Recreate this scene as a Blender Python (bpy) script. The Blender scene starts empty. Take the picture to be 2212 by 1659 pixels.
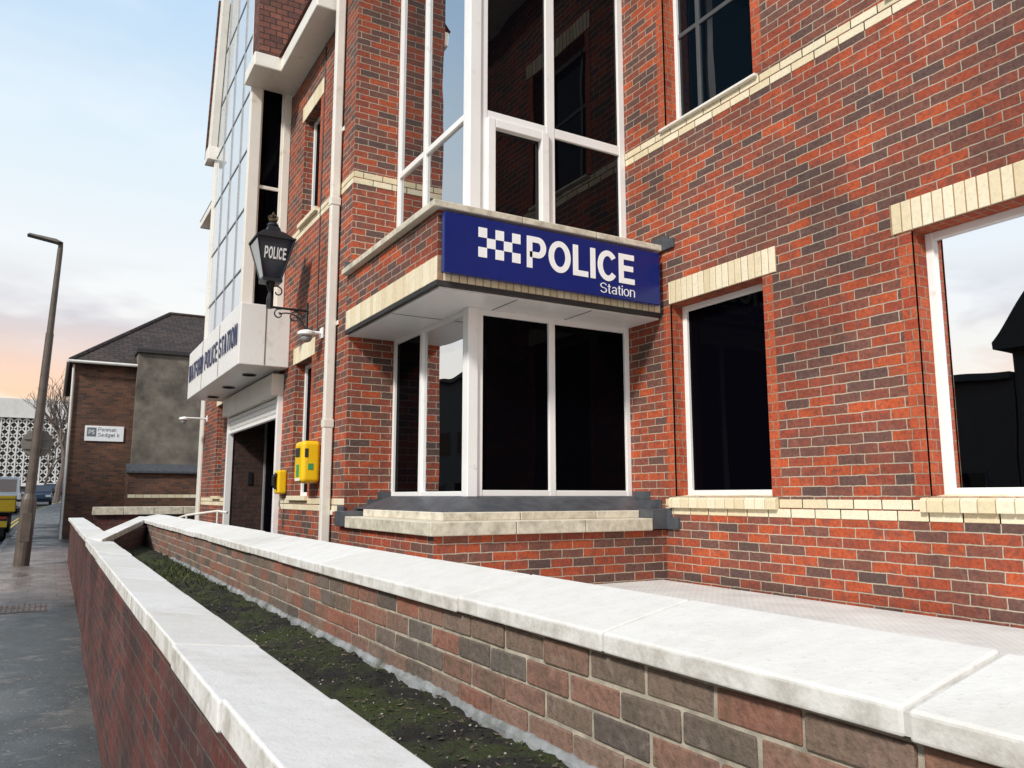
import bpy, bmesh, math, random
from mathutils import Vector, Matrix, noise
random.seed(11)
SC = bpy.context.scene
C = SC.collection
R = math.radians
E = 1.8                      # eye height above the near pavement
# ------------------------------------------------------------------ helpers
def tag(o, label=None, cat=None, group=None, kind=None):
    if label: o['label'] = label
    if cat: o['category'] = cat
    if group: o['group'] = group
    if kind: o['kind'] = kind
    return o
def thing(name, label, cat, loc=(0, 0, 0), rotz=0, group=None):
    o = bpy.data.objects.new(name, None); C.objects.link(o)
    o.empty_display_size = .2
    o.location = loc; o.rotation_euler = (0, 0, rotz)
    return tag(o, label, cat, group)
def root_loc(o):
    while o.parent: o = o.parent
    return Vector(o.location)
class MB:
    def __init__(s): s.v = []; s.f = []; s.mi = []; s.c = []; s.rec = True
    def add(s, vs, fs, mi=0, c=None):
        n = len(s.v); s.v += [tuple(v) for v in vs]
        c = random.random() if c is None else c
        for f in fs: s.f.append(tuple(n + i for i in f)); s.mi.append(mi); s.c.append(c)
        return s
    def hexa(s, p, mi=0, c=None):
        return s.add(p, [(0, 1, 2, 3), (4, 5, 6, 7), (0, 1, 5, 4), (1, 2, 6, 5), (2, 3, 7, 6), (3, 0, 4, 7)], mi, c)
    def box(s, x0, x1, y0, y1, z0, z1, mi=0, c=None):
        return s.hexa([(x0, y0, z0), (x1, y0, z0), (x1, y1, z0), (x0, y1, z0), (x0, y0, z1), (x1, y0, z1), (x1, y1, z1), (x0, y1, z1)], mi, c)
    def quad(s, pts, nrm=None, mi=0, c=None):
        p = [Vector(q) for q in pts]
        if nrm is not None:
            n = (p[1] - p[0]).cross(p[2] - p[0])
            if n.dot(Vector(nrm)) < 0: p.reverse()
        return s.add(p, [tuple(range(len(p)))], mi, c)
    def prism(s, poly, ext, mi=0, c=None):
        n = len(poly); e = Vector(ext)
        a = [Vector(p) for p in poly]; b = [p + e for p in a]
        return s.add(a + b, [tuple(range(n)), tuple(range(n, 2 * n))] + [(i, (i + 1) % n, n + (i + 1) % n, n + i) for i in range(n)], mi, c)
    def tube(s, path, r, n=10, cap=True, mi=0, c=None):
        P = [Vector(p) for p in path]; m = len(P)
        rs = r if isinstance(r, (list, tuple)) else [r] * m
        vs = []; up = None
        for i, p in enumerate(P):
            t = (P[min(i + 1, m - 1)] - P[max(i - 1, 0)]).normalized()
            if up is None:
                up = Vector((0, 0, 1)) if abs(t.z) < .9 else Vector((1, 0, 0))
            a = t.cross(up).normalized(); up = a.cross(t).normalized()
            for k in range(n):
                w = 2 * math.pi * k / n
                vs.append(p + a * math.cos(w) * rs[i] + up * math.sin(w) * rs[i])
        fs = [(i * n + k, i * n + (k + 1) % n, (i + 1) * n + (k + 1) % n, (i + 1) * n + k) for i in range(m - 1) for k in range(n)]
        if cap: fs += [tuple(range(n)), tuple(range((m - 1) * n, m * n))]
        return s.add(vs, fs, mi, c)
    def lathe(s, prof, cen, n=20, axis='z', mi=0, rot=0, c=None):
        vs = []
        for (r, h) in prof:
            for k in range(n):
                w = 2 * math.pi * k / n + rot; a = r * math.cos(w); b = r * math.sin(w)
                vs.append({'z': (cen[0] + a, cen[1] + b, cen[2] + h), 'x': (cen[0] + h, cen[1] + a, cen[2] + b), 'y': (cen[0] + a, cen[1] + h, cen[2] + b)}[axis])
        m = len(prof)
        fs = [(i * n + k, i * n + (k + 1) % n, (i + 1) * n + (k + 1) % n, (i + 1) * n + k) for i in range(m - 1) for k in range(n)]
        fs += [tuple(range(n)), tuple(range((m - 1) * n, m * n))]
        return s.add(vs, fs, mi, c)
    def build(s, name, mats, parent=None, local=False, smooth=False, bevel=0, seg=2):
        me = bpy.data.meshes.new(name)
        off = root_loc(parent) if (parent is not None and not local) else Vector((0, 0, 0))
        me.from_pydata([Vector(v) - off for v in s.v], [], s.f)
        if not isinstance(mats, (list, tuple)): mats = [mats]
        for m in mats: me.materials.append(m)
        me.polygons.foreach_set('material_index', s.mi)
        if s.rec:
            bm = bmesh.new(); bm.from_mesh(me); bmesh.ops.recalc_face_normals(bm, faces=bm.faces); bm.to_mesh(me); bm.free()
        me.update()
        me.uv_layers.new(name='UVMap'); me.color_attributes.new('Col', 'FLOAT_COLOR', 'CORNER')
        uvs = []; cols = []
        for p in me.polygons:
            n = p.normal; ax = max(range(3), key=lambda i: abs(n[i])); c = s.c[p.index]
            for vi in p.vertices:
                co = me.vertices[vi].co + off
                uvs += (co.y, co.z) if ax == 0 else ((co.x, co.z) if ax == 1 else (co.x, co.y))
                cols += (c, c, c, 1.)
        me.uv_layers['UVMap'].data.foreach_set('uv', uvs)
        me.color_attributes['Col'].data.foreach_set('color', cols)
        me.polygons.foreach_set('use_smooth', [smooth] * len(me.polygons))
        o = bpy.data.objects.new(name, me); C.objects.link(o); o.parent = parent
        if bevel:
            b = o.modifiers.new('Bevel', 'BEVEL'); b.width = bevel; b.segments = seg; b.limit_method = 'ANGLE'; b.angle_limit = R(40)
        return o
def boxes(name, m, parent, items, bevel=0, seg=2):
    """each box its own part"""
    out = []
    for it in items: mb = MB(); mb.box(*it); out.append(mb.build(name, m, parent, bevel=bevel, seg=seg))
    return out
def fX(X): return lambda a, z, d: (X + d, a, z)       # a wall facing the street (-X)
def fY(Y): return lambda a, z, d: (a, Y + d, z)       # a wall facing -Y
def fbox(mb, fn, a0, a1, z0, z1, d0, d1, mi=0, c=None):
    mb.hexa([fn(a, z, d) for z in (z0, z1) for (a, d) in ((a0, d0), (a1, d0), (a1, d1), (a0, d1))], mi, c)
def fpart(name, m, parent, fn, *a, bevel=0):
    mb = MB(); fbox(mb, fn, *a); return mb.build(name, m, parent, bevel=bevel)
def wall(fn, a0, a1, z0, z1, ops=(), mi=0, rmi=1):
    """brick face with openings (a0,a1,z0,z1,depth) and their reveals"""
    mb = MB(); mb.rec = False
    A = sorted({a0, a1, *[o[0] for o in ops], *[o[1] for o in ops]}); A = [a for a in A if a0 <= a <= a1]
    Z = sorted({z0, z1, *[o[2] for o in ops], *[o[3] for o in ops]}); Z = [z for z in Z if z0 <= z <= z1]
    n = Vector(fn(0, 0, 0)) - Vector(fn(0, 0, 1))
    for i in range(len(A) - 1):
        for j in range(len(Z) - 1):
            ca = (A[i] + A[i + 1]) / 2; cz = (Z[j] + Z[j + 1]) / 2
            if any(o[0] < ca < o[1] and o[2] < cz < o[3] for o in ops): continue
            mb.quad([fn(A[i], Z[j], 0), fn(A[i + 1], Z[j], 0), fn(A[i + 1], Z[j + 1], 0), fn(A[i], Z[j + 1], 0)], n, mi)
    av = Vector(fn(1, 0, 0)) - Vector(fn(0, 0, 0))
    for (p, q, u, v, d) in ops:
        mb.quad([fn(p, u, 0), fn(p, v, 0), fn(p, v, d), fn(p, u, d)], av, rmi)
        mb.quad([fn(q, u, 0), fn(q, v, 0), fn(q, v, d), fn(q, u, d)], -av, rmi)
        mb.quad([fn(p, v, 0), fn(q, v, 0), fn(q, v, d), fn(p, v, d)], (0, 0, -1), rmi)
        mb.quad([fn(p, u, 0), fn(q, u, 0), fn(q, u, d), fn(p, u, d)], (0, 0, 1), rmi)
    return mb
def window(parent, fn, a0, a1, z0, z1, va, hz, fm, gm, fw=.06, mw=.06, d=0., sash=(), name='window', bars=None):
    mb = MB(); e = 1e-4; bb = MB()
    cols = [(a0, a0 + fw)] + [(a - mw / 2, a + mw / 2) for a in va] + [(a1 - fw, a1)]
    for k, (p, q) in enumerate(cols):
        tgt = bb if (bars and 0 < k < len(cols) - 1) else mb
        fbox(tgt, fn, p, q, z0 + (fw if tgt is bb else 0), z1 - (fw if tgt is bb else 0), d + (.012 if tgt is bb else 0), d + .07)
    rows = [(z0, z0 + fw)] + [(z - mw / 2, z + mw / 2) for z in hz] + [(z1 - fw, z1)]
    for i in range(len(cols) - 1):
        for k, (u, v) in enumerate(rows):
            inner = bars and 0 < k < len(rows) - 1
            fbox(bb if inner else mb, fn, cols[i][1] + e, cols[i + 1][0] - e, u, v, d + (.016 if inner else .004), d + .066)
    w = mb.build(name, fm, parent, bevel=.005)
    for (ci, rj) in sash:                                    # an opening casement standing proud of the frame
        p, q = cols[ci][1] - .012, cols[ci + 1][0] + .012; u, v = rows[rj][1] - .012, rows[rj + 1][0] + .012; s = .085; sm = MB()
        fbox(sm, fn, p, p + s, u, v, d - .035, d + .05); fbox(sm, fn, q - s, q, u, v, d - .035, d + .05)
        fbox(sm, fn, p + s + e, q - s - e, u, u + s, d - .033, d + .05); fbox(sm, fn, p + s + e, q - s - e, v - s, v, d - .033, d + .05)
        sm.build('casement', fm, w, bevel=.007)
    if bars: bb.build('glazing_bar', bars, w, bevel=.004)
    gms = gm if isinstance(gm, list) else [gm] * (len(cols) - 1)
    for i in range(len(cols) - 1):
        for j in range(len(rows) - 1):
            g = MB(); fbox(g, fn, cols[i][1] - .01, cols[i + 1][0] + .01, rows[j][1] - .01, rows[j + 1][0] + .01, d + .03, d + .036)
            g.build('pane', gms[i], w)
    return w
def bricks_row(mb, fn, a0, a1, z0, z1, w, d0=-.006, d1=.05, gap=.009, first=0., jit=.0015):
    """individual bricks with real joints on a mortar bed"""
    a = a0 - first
    while a < a1 - .004:
        p, q = max(a, a0), min(a + w, a1)
        if q - p > .02:
            j = random.uniform(-jit, jit)
            fbox(mb, fn, p + gap / 2, q - gap / 2, z0 + gap / 2, z1 - gap / 2, d0 + j, d1, 0)
        a += w
    fbox(mb, fn, a0 + .001, a1 - .001, z0 + .001, z1 - .001, d0 + .006, d1 + .01, 1)
# ---- plain grotesque lettering drawn as flat strokes (cap height 1)
def arc(cx, cy, rx, ry, a0, a1, n=14):
    return [(cx + rx * math.cos(R(a0 + (a1 - a0) * k / n)), cy + ry * math.sin(R(a0 + (a1 - a0) * k / n))) for k in range(n + 1)]
def glyph(ch, w):
    h = w / 2; S = lambda *p: (list(p), False)
    if ch == ' ': return [], .28
    if ch == 'I': return [S((h, 0), (h, 1))], w
    if ch == 'L': return [S((h, 1), (h, h), (.55, h))], .55
    if ch == 'E': return [S((.6, 1 - h), (h, 1 - h), (h, h), (.61, h)), S((h, .52), (.56, .52))], .61
    if ch == 'F': return [S((.57, 1 - h), (h, 1 - h), (h, 0)), S((h, .5), (.52, .5))], .57
    if ch in 'PR':
        m = .40 + h * .3; cy = (1 - h + m) / 2
        g_ = [S((h, 0), (h, 1 - h), (.38, 1 - h), *arc(.38, cy, .28 - h, (1 - h - m) / 2, 90, -90)[1:], (h, m))]
        if ch == 'R': g_.append(S((.4, m), (.66 - h, 0)))
        return g_, .66
    if ch == 'D': return [([(h, h), (h, 1 - h), (.3, 1 - h), *arc(.3, .5, .4 - h, .5 - h, 90, -90)[1:]], True)], .7
    if ch == 'O': return [(arc(.39, .5, .39 - h, .51 - h, 0, 360, 32)[:-1], True)], .78
    if ch == 'C': return [(arc(.38, .5, .38 - h, .51 - h, 38, 322, 26), False)], .72
    if ch == 'S':
        ry = (1 - 2 * h) / 4; return [(arc(.31, .5 + ry, .31 - h - .01, ry, 15, 270, 16) + arc(.31, .5 - ry, .31 - h, ry, 90, -165, 16)[1:], False)], .62
    if ch == 'T': return [S((0, 1 - h), (.62, 1 - h)), S((.31, 1 - w), (.31, 0))], .62
    if ch == 'N': return [S((h, 0), (h, 1)), S((.7 - h, 0), (.7 - h, 1)), S((h, 1), (.7 - h, 0))], .7
    if ch == 'A': return [S((h * .9, 0), (.35, 1 - h * .3)), S((.7 - h * .9, 0), (.35, 1 - h * .3)), S((.17, .3), (.53, .3))], .7
    if ch == 'W': return [S((h, 1), (.26, 0)), S((.26, 0), (.47, 1)), S((.47, 1), (.68, 0)), S((.68, 0), (.94 - h, 1))], .94
    x = .73
    if ch == 'o': return [(arc(.27, x / 2, .27 - h, x / 2 - h + .01, 0, 360, 24)[:-1], True)], .54
    if ch == 'a': return [S(*arc(.25, x - .24, .19, .24 - h, 160, 0, 8), (.44, 0)), (arc(.24, .21, .2, .21 - h, 0, 360, 18)[:-1], True)], .5
    if ch == 't': return [S((.13, .93), (.13, .14), (.17, h), (.28, h)), S((0, x - h), (.28, x - h))], .29
    if ch == 'i': return [S((h, 0), (h, x)), S((h, .87), (h, 1))], w
    if ch == 'n': return [S((h, 0), (h, x)), S(*arc(.24, x - .22, .24 - h, .22 - h, 180, 0, 10), (.48 - h, 0))], .48
    if ch == 'm': return [S((h, 0), (h, x)), S(*arc(.21, x - .2, .21 - h, .2 - h, 180, 0, 8), (.42 - h, 0)), S(*arc(.6 - h * 1.5, x - .2, .21 - h, .2 - h, 180, 0, 8), (.78 - h, 0))], .78
    if ch == 'e': return [S((h, x / 2), (.5 - h, x / 2)), (arc(.26, x / 2, .26 - h, x / 2 - h, 0, 315, 20), False)], .52
    if ch in 'dg':
        g_ = [(arc(.25, x / 2, .25 - h, x / 2 - h, 0, 360, 20)[:-1], True)]
        g_.append(S((.5 - h, 0), (.5 - h, 1)) if ch == 'd' else S((.5 - h, x), (.5 - h, -.05), *arc(.25, -.05, .25 - h, .18, 0, -150, 8)[1:])); return g_, .5
    if ch == 'w': return [S((h, x), (.19, 0)), S((.19, 0), (.34, x)), S((.34, x), (.49, 0)), S((.49, 0), (.68 - h, x))], .68
    if ch == 'k': return [S((h, 0), (h, 1)), S((h, .27), (.44, x)), S((.18, .36), (.48 - h, 0))], .48
    return [], .3
def ribbon(mb, pts, closed, w, fn, d0, d1):
    n = len(pts); P = [Vector((p[0], p[1])) for p in pts]; Lr = []
    for i in range(n):
        a = P[(i - 1) % n] if (closed or i > 0) else None; b = P[(i + 1) % n] if (closed or i < n - 1) else None
        t1 = (P[i] - a).normalized() if a is not None else None; t2 = (b - P[i]).normalized() if b is not None else None
        if t1 is None: t1 = t2
        if t2 is None: t2 = t1
        n1 = Vector((-t1.y, t1.x)); n2 = Vector((-t2.y, t2.x)); m = n1 + n2
        m = n1 if m.length < .2 else m.normalized(); k = min(1.6, 1 / max(.3, m.dot(n1)))
        Lr.append((P[i] + m * w / 2 * k, P[i] - m * w / 2 * k))
    vs = []
    for l, r in Lr: vs += [fn(l.x, l.y, d0), fn(r.x, r.y, d0), fn(l.x, l.y, d1), fn(r.x, r.y, d1)]
    fs = []
    for i in range(n if closed else n - 1):
        a, b = 4 * i, 4 * ((i + 1) % n)
        fs += [(a, a + 1, b + 1, b), (a + 2, a + 3, b + 3, b + 2), (a, b, b + 2, a + 2), (a + 1, b + 1, b + 3, a + 3)]
    if not closed: fs += [(0, 1, 3, 2), (4 * n - 4, 4 * n - 3, 4 * n - 1, 4 * n - 2)]
    mb.add(vs, fs)
def letters(body, fn, a0, a1, z0, z1, d0, thick, m, name, parent, w=.2, track=.1):
    """sets body between a0 and a1 (reading a0 -> a1), cap height z0..z1; each word one part"""
    adv = [glyph(c, w)[1] for c in body]; tot = sum(adv) + track * (len(body) - 1)
    sx = (a1 - a0) / tot; mb = MB(); x = 0; k = 0
    for ch, ad in zip(body, adv):
        if ch == ' ': mb.build(name, m, parent); mb = MB()
        for pts, cl in glyph(ch, w)[0]:
            k += 1; e = .00025 * (k % 4)
            ribbon(mb, pts, cl, w, lambda p, q, d, x=x: fn(a0 + (x + p) * sx, z0 + q * (z1 - z0), d), d0 - thick - e, d0)
        x += ad + track
    return mb.build(name, m, parent)
# ------------------------------------------------------------------ materials
def newmat(name):
    m = bpy.data.materials.new(name); m.use_nodes = True
    return m, m.node_tree, m.node_tree.nodes['Principled BSDF']
def N(nt, t, **kw):
    n = nt.nodes.new('ShaderNode' + t)
    for k, v in kw.items():
        if k in n.inputs: n.inputs[k].default_value = v
        else: setattr(n, k, v)
    return n
def L(nt, a, b): nt.links.new(a, b)
def ramp(nt, src, stops, interp='LINEAR'):
    r = N(nt, 'ValToRGB'); cr = r.color_ramp; cr.interpolation = interp
    while len(cr.elements) < len(stops): cr.elements.new(.5)
    for e, (p, c) in zip(cr.elements, stops):
        e.position = p; e.color = (*c, 1) if len(c) == 3 else c
    L(nt, src, r.inputs['Fac']); return r.outputs['Color']
def mixc(nt, fac, a, b, mode='MIX'):
    n = N(nt, 'Mix', data_type='RGBA', blend_type=mode)
    for key, val in ((0, fac), (6, a), (7, b)):
        if hasattr(val, 'links'): L(nt, val, n.inputs[key])
        else: n.inputs[key].default_value = (*val, 1) if isinstance(val, tuple) and len(val) == 3 else val
    return n.outputs[2]
def math_(nt, op, a, b=0.):
    n = N(nt, 'Math', operation=op)
    for i, val in enumerate((a, b)):
        if hasattr(val, 'links'): L(nt, val, n.inputs[i])
        else: n.inputs[i].default_value = val
    return n.outputs[0]
def noise_(nt, vec, scale, detail=4., rough=.55, out=0):
    n = N(nt, 'TexNoise', Scale=scale, Detail=min(detail, 4.), Roughness=rough); L(nt, vec, n.inputs['Vector']); return n.outputs[out]
def pos(nt): return N(nt, 'NewGeometry').outputs['Position']
def bump_(nt, b, h, strength=.5, dist=.005):
    n = N(nt, 'Bump', Strength=strength, Distance=dist); L(nt, h, n.inputs['Height']); L(nt, n.outputs[0], b.inputs['Normal'])
def plain(name, col, rough=.5, var=.12, sc=6., metal=0., bump=0., dirt=None):
    m, nt, b = newmat(name); p = pos(nt)
    n = noise_(nt, p, sc, 4.)
    lo = tuple(max(0, c * (1 - var)) for c in col); hi = tuple(c * (1 + var) for c in col)
    c = ramp(nt, n, [(.3, lo), (.7, hi)])
    if dirt:
        d = noise_(nt, p, dirt[1], 4., .65); f = ramp(nt, d, [(dirt[2], (0, 0, 0)), (dirt[3], (1, 1, 1))])
        c = mixc(nt, f, c, dirt[0])
    L(nt, c, b.inputs['Base Color']); b.inputs['Roughness'].default_value = rough; b.inputs['Metallic'].default_value = metal
    if bump: bump_(nt, b, noise_(nt, p, sc * 12, 3.), bump, .003)
    return m
def brick_mat(name, stops, mortar, bw=.225, rh=.075, ms=.0048, bump=.9, stain=.35, rough=.85, bloom=.0, dark=.55):
    m, nt, b = newmat(name)
    uv = N(nt, 'TexCoord').outputs['UV']
    w = N(nt, 'TexNoise', Scale=14., Detail=2.); L(nt, uv, w.inputs['Vector'])
    vm = N(nt, 'VectorMath', operation='SUBTRACT'); L(nt, w.outputs['Color'], vm.inputs[0]); vm.inputs[1].default_value = (.5, .5, .5)
    vs = N(nt, 'VectorMath', operation='SCALE'); L(nt, vm.outputs[0], vs.inputs[0]); vs.inputs['Scale'].default_value = .013
    va = N(nt, 'VectorMath', operation='ADD'); L(nt, uv, va.inputs[0]); L(nt, vs.outputs[0], va.inputs[1])
    br = N(nt, 'TexBrick'); br.offset = .5
    for k, v in (('Color1', (0, 0, 0, 1)), ('Color2', (1, 1, 1, 1)), ('Mortar', (.5, .5, .5, 1)), ('Scale', 1.), ('Mortar Size', ms), ('Mortar Smooth', .25), ('Brick Width', bw), ('Row Height', rh)): br.inputs[k].default_value = v
    L(nt, va.outputs[0], br.inputs['Vector'])
    c = ramp(nt, br.outputs['Color'], stops)
    n1 = noise_(nt, uv, 38., 4., .65)
    c = mixc(nt, 1., c, ramp(nt, n1, [(.25, (.48, .45, .45)), (.5, (1, 1, 1)), (.78, (1.38, 1.32, 1.26))]), 'MULTIPLY')
    n3 = noise_(nt, uv, 10., 4., .62)      # dark kiln marks crossing part of a brick
    c = mixc(nt, ramp(nt, n3, [(.49, (0, 0, 0)), (.65, (dark,) * 3)]), c, (.11, .057, .05))
    if bloom:
        n4 = noise_(nt, uv, 12., 4., .75); c = mixc(nt, ramp(nt, n4, [(.55, (0, 0, 0)), (.8, (bloom, bloom, bloom))]), c, (.5, .44, .38))
    mo = mixc(nt, n1, tuple(x * .55 for x in mortar), tuple(min(1, x * 1.3) for x in mortar))
    c = mixc(nt, br.outputs['Fac'], c, mo)
    n2 = noise_(nt, pos(nt), .9, 4., .6)
    c = mixc(nt, 1., c, ramp(nt, n2, [(.3, (1 - stain,) * 3), (.6, (1, 1, 1))]), 'MULTIPLY')
    L(nt, c, b.inputs['Base Color']); b.inputs['Roughness'].default_value = rough
    h = math_(nt, 'ADD', math_(nt, 'SUBTRACT', 1., br.outputs['Fac']), math_(nt, 'MULTIPLY', n1, .55))
    bump_(nt, b, h, bump, .008)
    return m
def attr_brick(name, stops, rough=.85, bump=.5, moss=0., grime=.3, grain=.45):
    m, nt, b = newmat(name)
    at = N(nt, 'Attribute', attribute_name='Col'); p = pos(nt)
    c = ramp(nt, at.outputs['Fac'], stops)
    n1 = noise_(nt, p, 45., 4., .65)
    c = mixc(nt, 1., c, ramp(nt, n1, [(.25, (1 - grain,) * 3), (.5, (1, 1, 1)), (.78, (1 + grain * .5,) * 3)]), 'MULTIPLY')
    n2 = noise_(nt, p, 7., 4., .65)
    c = mixc(nt, ramp(nt, n2, [(.48, (0, 0, 0)), (.72, (grime,) * 3)]), c, (.08, .065, .055))
    n5 = noise_(nt, p, 16., 4., .7)
    c = mixc(nt, ramp(nt, n5, [(.58, (0, 0, 0)), (.8, (grime * .8,) * 3)]), c, (.42, .37, .3))
    if moss:
        n3 = noise_(nt, p, 11., 4., .7); c = mixc(nt, ramp(nt, n3, [(.52, (0, 0, 0)), (.72, (moss,) * 3)]), c, (.07, .075, .03))
    L(nt, c, b.inputs['Base Color']); b.inputs['Roughness'].default_value = rough
    bump_(nt, b, n1, bump, .006)
    return m
def glass(name, base, tint=(.004, .005, .008), wav=.012, top=1.):
    m, nt, b = newmat(name); nt.nodes.remove(b); out = nt.nodes['Material Output']
    df = N(nt, 'BsdfDiffuse'); df.inputs[0].default_value = (*tint, 1)
    gl = N(nt, 'BsdfGlossy'); gl.inputs['Roughness'].default_value = .005; gl.inputs['Color'].default_value = (.95, .97, 1, 1)
    lw = N(nt, 'LayerWeight'); lw.inputs['Blend'].default_value = .3
    mr = N(nt, 'MapRange'); L(nt, lw.outputs['Fresnel'], mr.inputs[0]); mr.inputs[1].default_value = .0; mr.inputs[2].default_value = 1.; mr.inputs[3].default_value = base; mr.inputs[4].default_value = top
    if wav:
        bp = N(nt, 'Bump', Strength=.5, Distance=wav); L(nt, noise_(nt, pos(nt), 1.3, 1.), bp.inputs['Height']); L(nt, bp.outputs[0], gl.inputs['Normal'])
    mx = N(nt, 'MixShader'); L(nt, mr.outputs[0], mx.inputs[0]); L(nt, df.outputs[0], mx.inputs[1]); L(nt, gl.outputs[0], mx.inputs[2]); L(nt, mx.outputs[0], out.inputs[0])
    return m
RED = [(0, (.1, .06, .052)), (.14, (.145, .07, .055)), (.3, (.205, .072, .048)), (.44, (.28, .068, .037)), (.58, (.38, .068, .026)), (.74, (.5, .09, .025)), (.86, (.33, .06, .028)), (1, (.18, .08, .058))]
DRESS = [(0, (.35, .055, .024)), (.5, (.45, .074, .024)), (1, (.52, .1, .034))]
M = {}
M['brick'] = brick_mat('brick', RED, (.54, .45, .34), bloom=.18, stain=.42)
M['dress'] = brick_mat('dressed brick', DRESS, (.38, .26, .17), bw=.1075, stain=.25, dark=.3)
M['street_brick'] = brick_mat('street wall brick', [(0, (.05, .028, .028)), (.4, (.1, .028, .023)), (.75, (.15, .034, .025)), (1, (.09, .045, .042))], (.13, .1, .08), bloom=.35, stain=.6)
M['far_brick'] = brick_mat('far brick', [(0, (.07, .04, .028)), (.5, (.13, .06, .036)), (1, (.2, .085, .045))], (.16, .115, .08))
M['recess_shade_brick'] = brick_mat('entrance shade brick', [(0, (.025, .016, .014)), (.5, (.045, .02, .016)), (1, (.06, .026, .018))], (.07, .055, .045))  # station brick darkened, the doorway's shade put into its colour
M['planter_brick'] = attr_brick('planter brick', [(0, (.1, .08, .068)), (.18, (.18, .13, .098)), (.35, (.25, .1, .066)), (.52, (.21, .14, .104)), (.7, (.3, .11, .07)), (.85, (.235, .15, .11)), (1, (.13, .11, .095))], moss=.4, grime=.5, bump=1.)
M['mortar'] = plain('mortar', (.37, .33, .26), .95, .35, 20, bump=.6)
M['cream'] = attr_brick('cream brick', [(0, (.68, .57, .37)), (.5, (.75, .655, .46)), (1, (.8, .72, .54))], moss=.02, grime=.07, bump=.2, grain=.16)
M['cream_mortar'] = plain('cream mortar', (.34, .22, .13), .95, .25, 20)
M['white'] = plain('white paint', (.85, .84, .82), .35, .03, 3, dirt=((.56, .53, .46), 9, .63, .88))
M['offwhite'] = plain('cream paint', (.8, .76, .68), .4, .05, 3, dirt=((.48, .41, .3), 5, .6, .88))
M['panel'] = plain('canopy panel', (.82, .8, .77), .35, .04, 2, dirt=((.56, .5, .4), 4, .57, .9))
M['lead'] = plain('lead flashing', (.07, .075, .085), .5, .3, 9, bump=.3)
M['black'] = plain('black iron', (.012, .013, .016), .4, .2, 20)
M['dark'] = plain('dark strip', (.03, .028, .028), .6, .2, 9)
M['bar_grey'] = plain('grey glazing bar', (.08, .085, .09), .4, .1, 9)
M['bar_pale'] = plain('pale glazing bar', (.36, .37, .37), .4, .1, 9)
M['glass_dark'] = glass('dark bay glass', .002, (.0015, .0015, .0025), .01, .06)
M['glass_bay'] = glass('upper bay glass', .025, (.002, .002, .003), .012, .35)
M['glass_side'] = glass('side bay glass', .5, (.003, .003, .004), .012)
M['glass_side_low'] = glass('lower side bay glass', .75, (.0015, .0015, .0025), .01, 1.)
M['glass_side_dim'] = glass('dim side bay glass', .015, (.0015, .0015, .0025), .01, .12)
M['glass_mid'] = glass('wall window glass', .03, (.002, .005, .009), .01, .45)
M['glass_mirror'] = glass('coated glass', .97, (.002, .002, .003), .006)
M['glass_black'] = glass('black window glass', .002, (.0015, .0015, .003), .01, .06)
M['glass_tower'] = glass('tower glass', .5, (.55, .57, .58), 0, .7)  # pale diffuse tint paints in part of the mirrored sky
M['blue'] = plain('sign blue', (.0015, .015, .15), .25, .05, 2)
M['sign_white'] = plain('sign white', (.9, .9, .9), .3, .02, 4)
M['letter_blue'] = plain('letter blue', (.008, .018, .085), .35, .1, 4)
M['yellow'] = plain('yellow casing', (.86, .54, .008), .35, .05, 4)
M['green'] = plain('green mark', (.05, .32, .1), .5, .1, 9)
M['tile'] = brick_mat('roof tile', [(0, (.11, .045, .032)), (.5, (.19, .065, .04)), (1, (.26, .09, .055))], (.03, .02, .018), bw=.17, rh=.1, ms=.008, bump=1.)
M['dark_tile'] = brick_mat('dark roof tile', [(0, (.03, .022, .019)), (.5, (.05, .035, .029)), (1, (.07, .05, .039))], (.01, .009, .009), bw=.3, rh=.2, ms=.012, bump=1.)
M['render'] = plain('weathered render', (.18, .155, .125), .9, .3, 2.2, bump=.4, dirt=((.07, .06, .048), 1.6, .46, .75))
M['steel'] = plain('galvanised steel', (.22, .2, .18), .5, .2, 7, metal=.3)
M['door_frame'] = plain('grey door frame', (.25, .25, .24), .4, .1, 7)
M['post'] = plain('painted column', (.11, .085, .068), .5, .25, 5)
M['concrete'] = plain('pale concrete', (.66, .64, .61), .8, .1, 1.)
M['bark'] = plain('bark', (.13, .1, .085), .9, .2, 9)
M['rubber'] = plain('tyre rubber', (.012, .012, .013), .8, .1, 9)
M['car_glass'] = glass('car glass', .12, (.01, .012, .015), 0)
M['red_lamp'] = plain('red lamp lens', (.5, .02, .015), .25, .05, 9)
M['plate_yellow'] = plain('number plate', (.8, .55, .03), .4, .03, 9)
M['opp_wall_silhouette'] = plain('opposite wall silhouette', (.004, .003, .003), .95, .3, 3)  # shade of the backlit house fronts put into the wall colour
M['opp_silhouette'] = plain('opposite silhouette', (.003, .003, .003), .95, .2, 3)  # silhouette black painted on roofs and window frames for the reflections
M['grey_sign'] = plain('sign back grey', (.2, .18, .16), .5, .12, 5)
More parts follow.
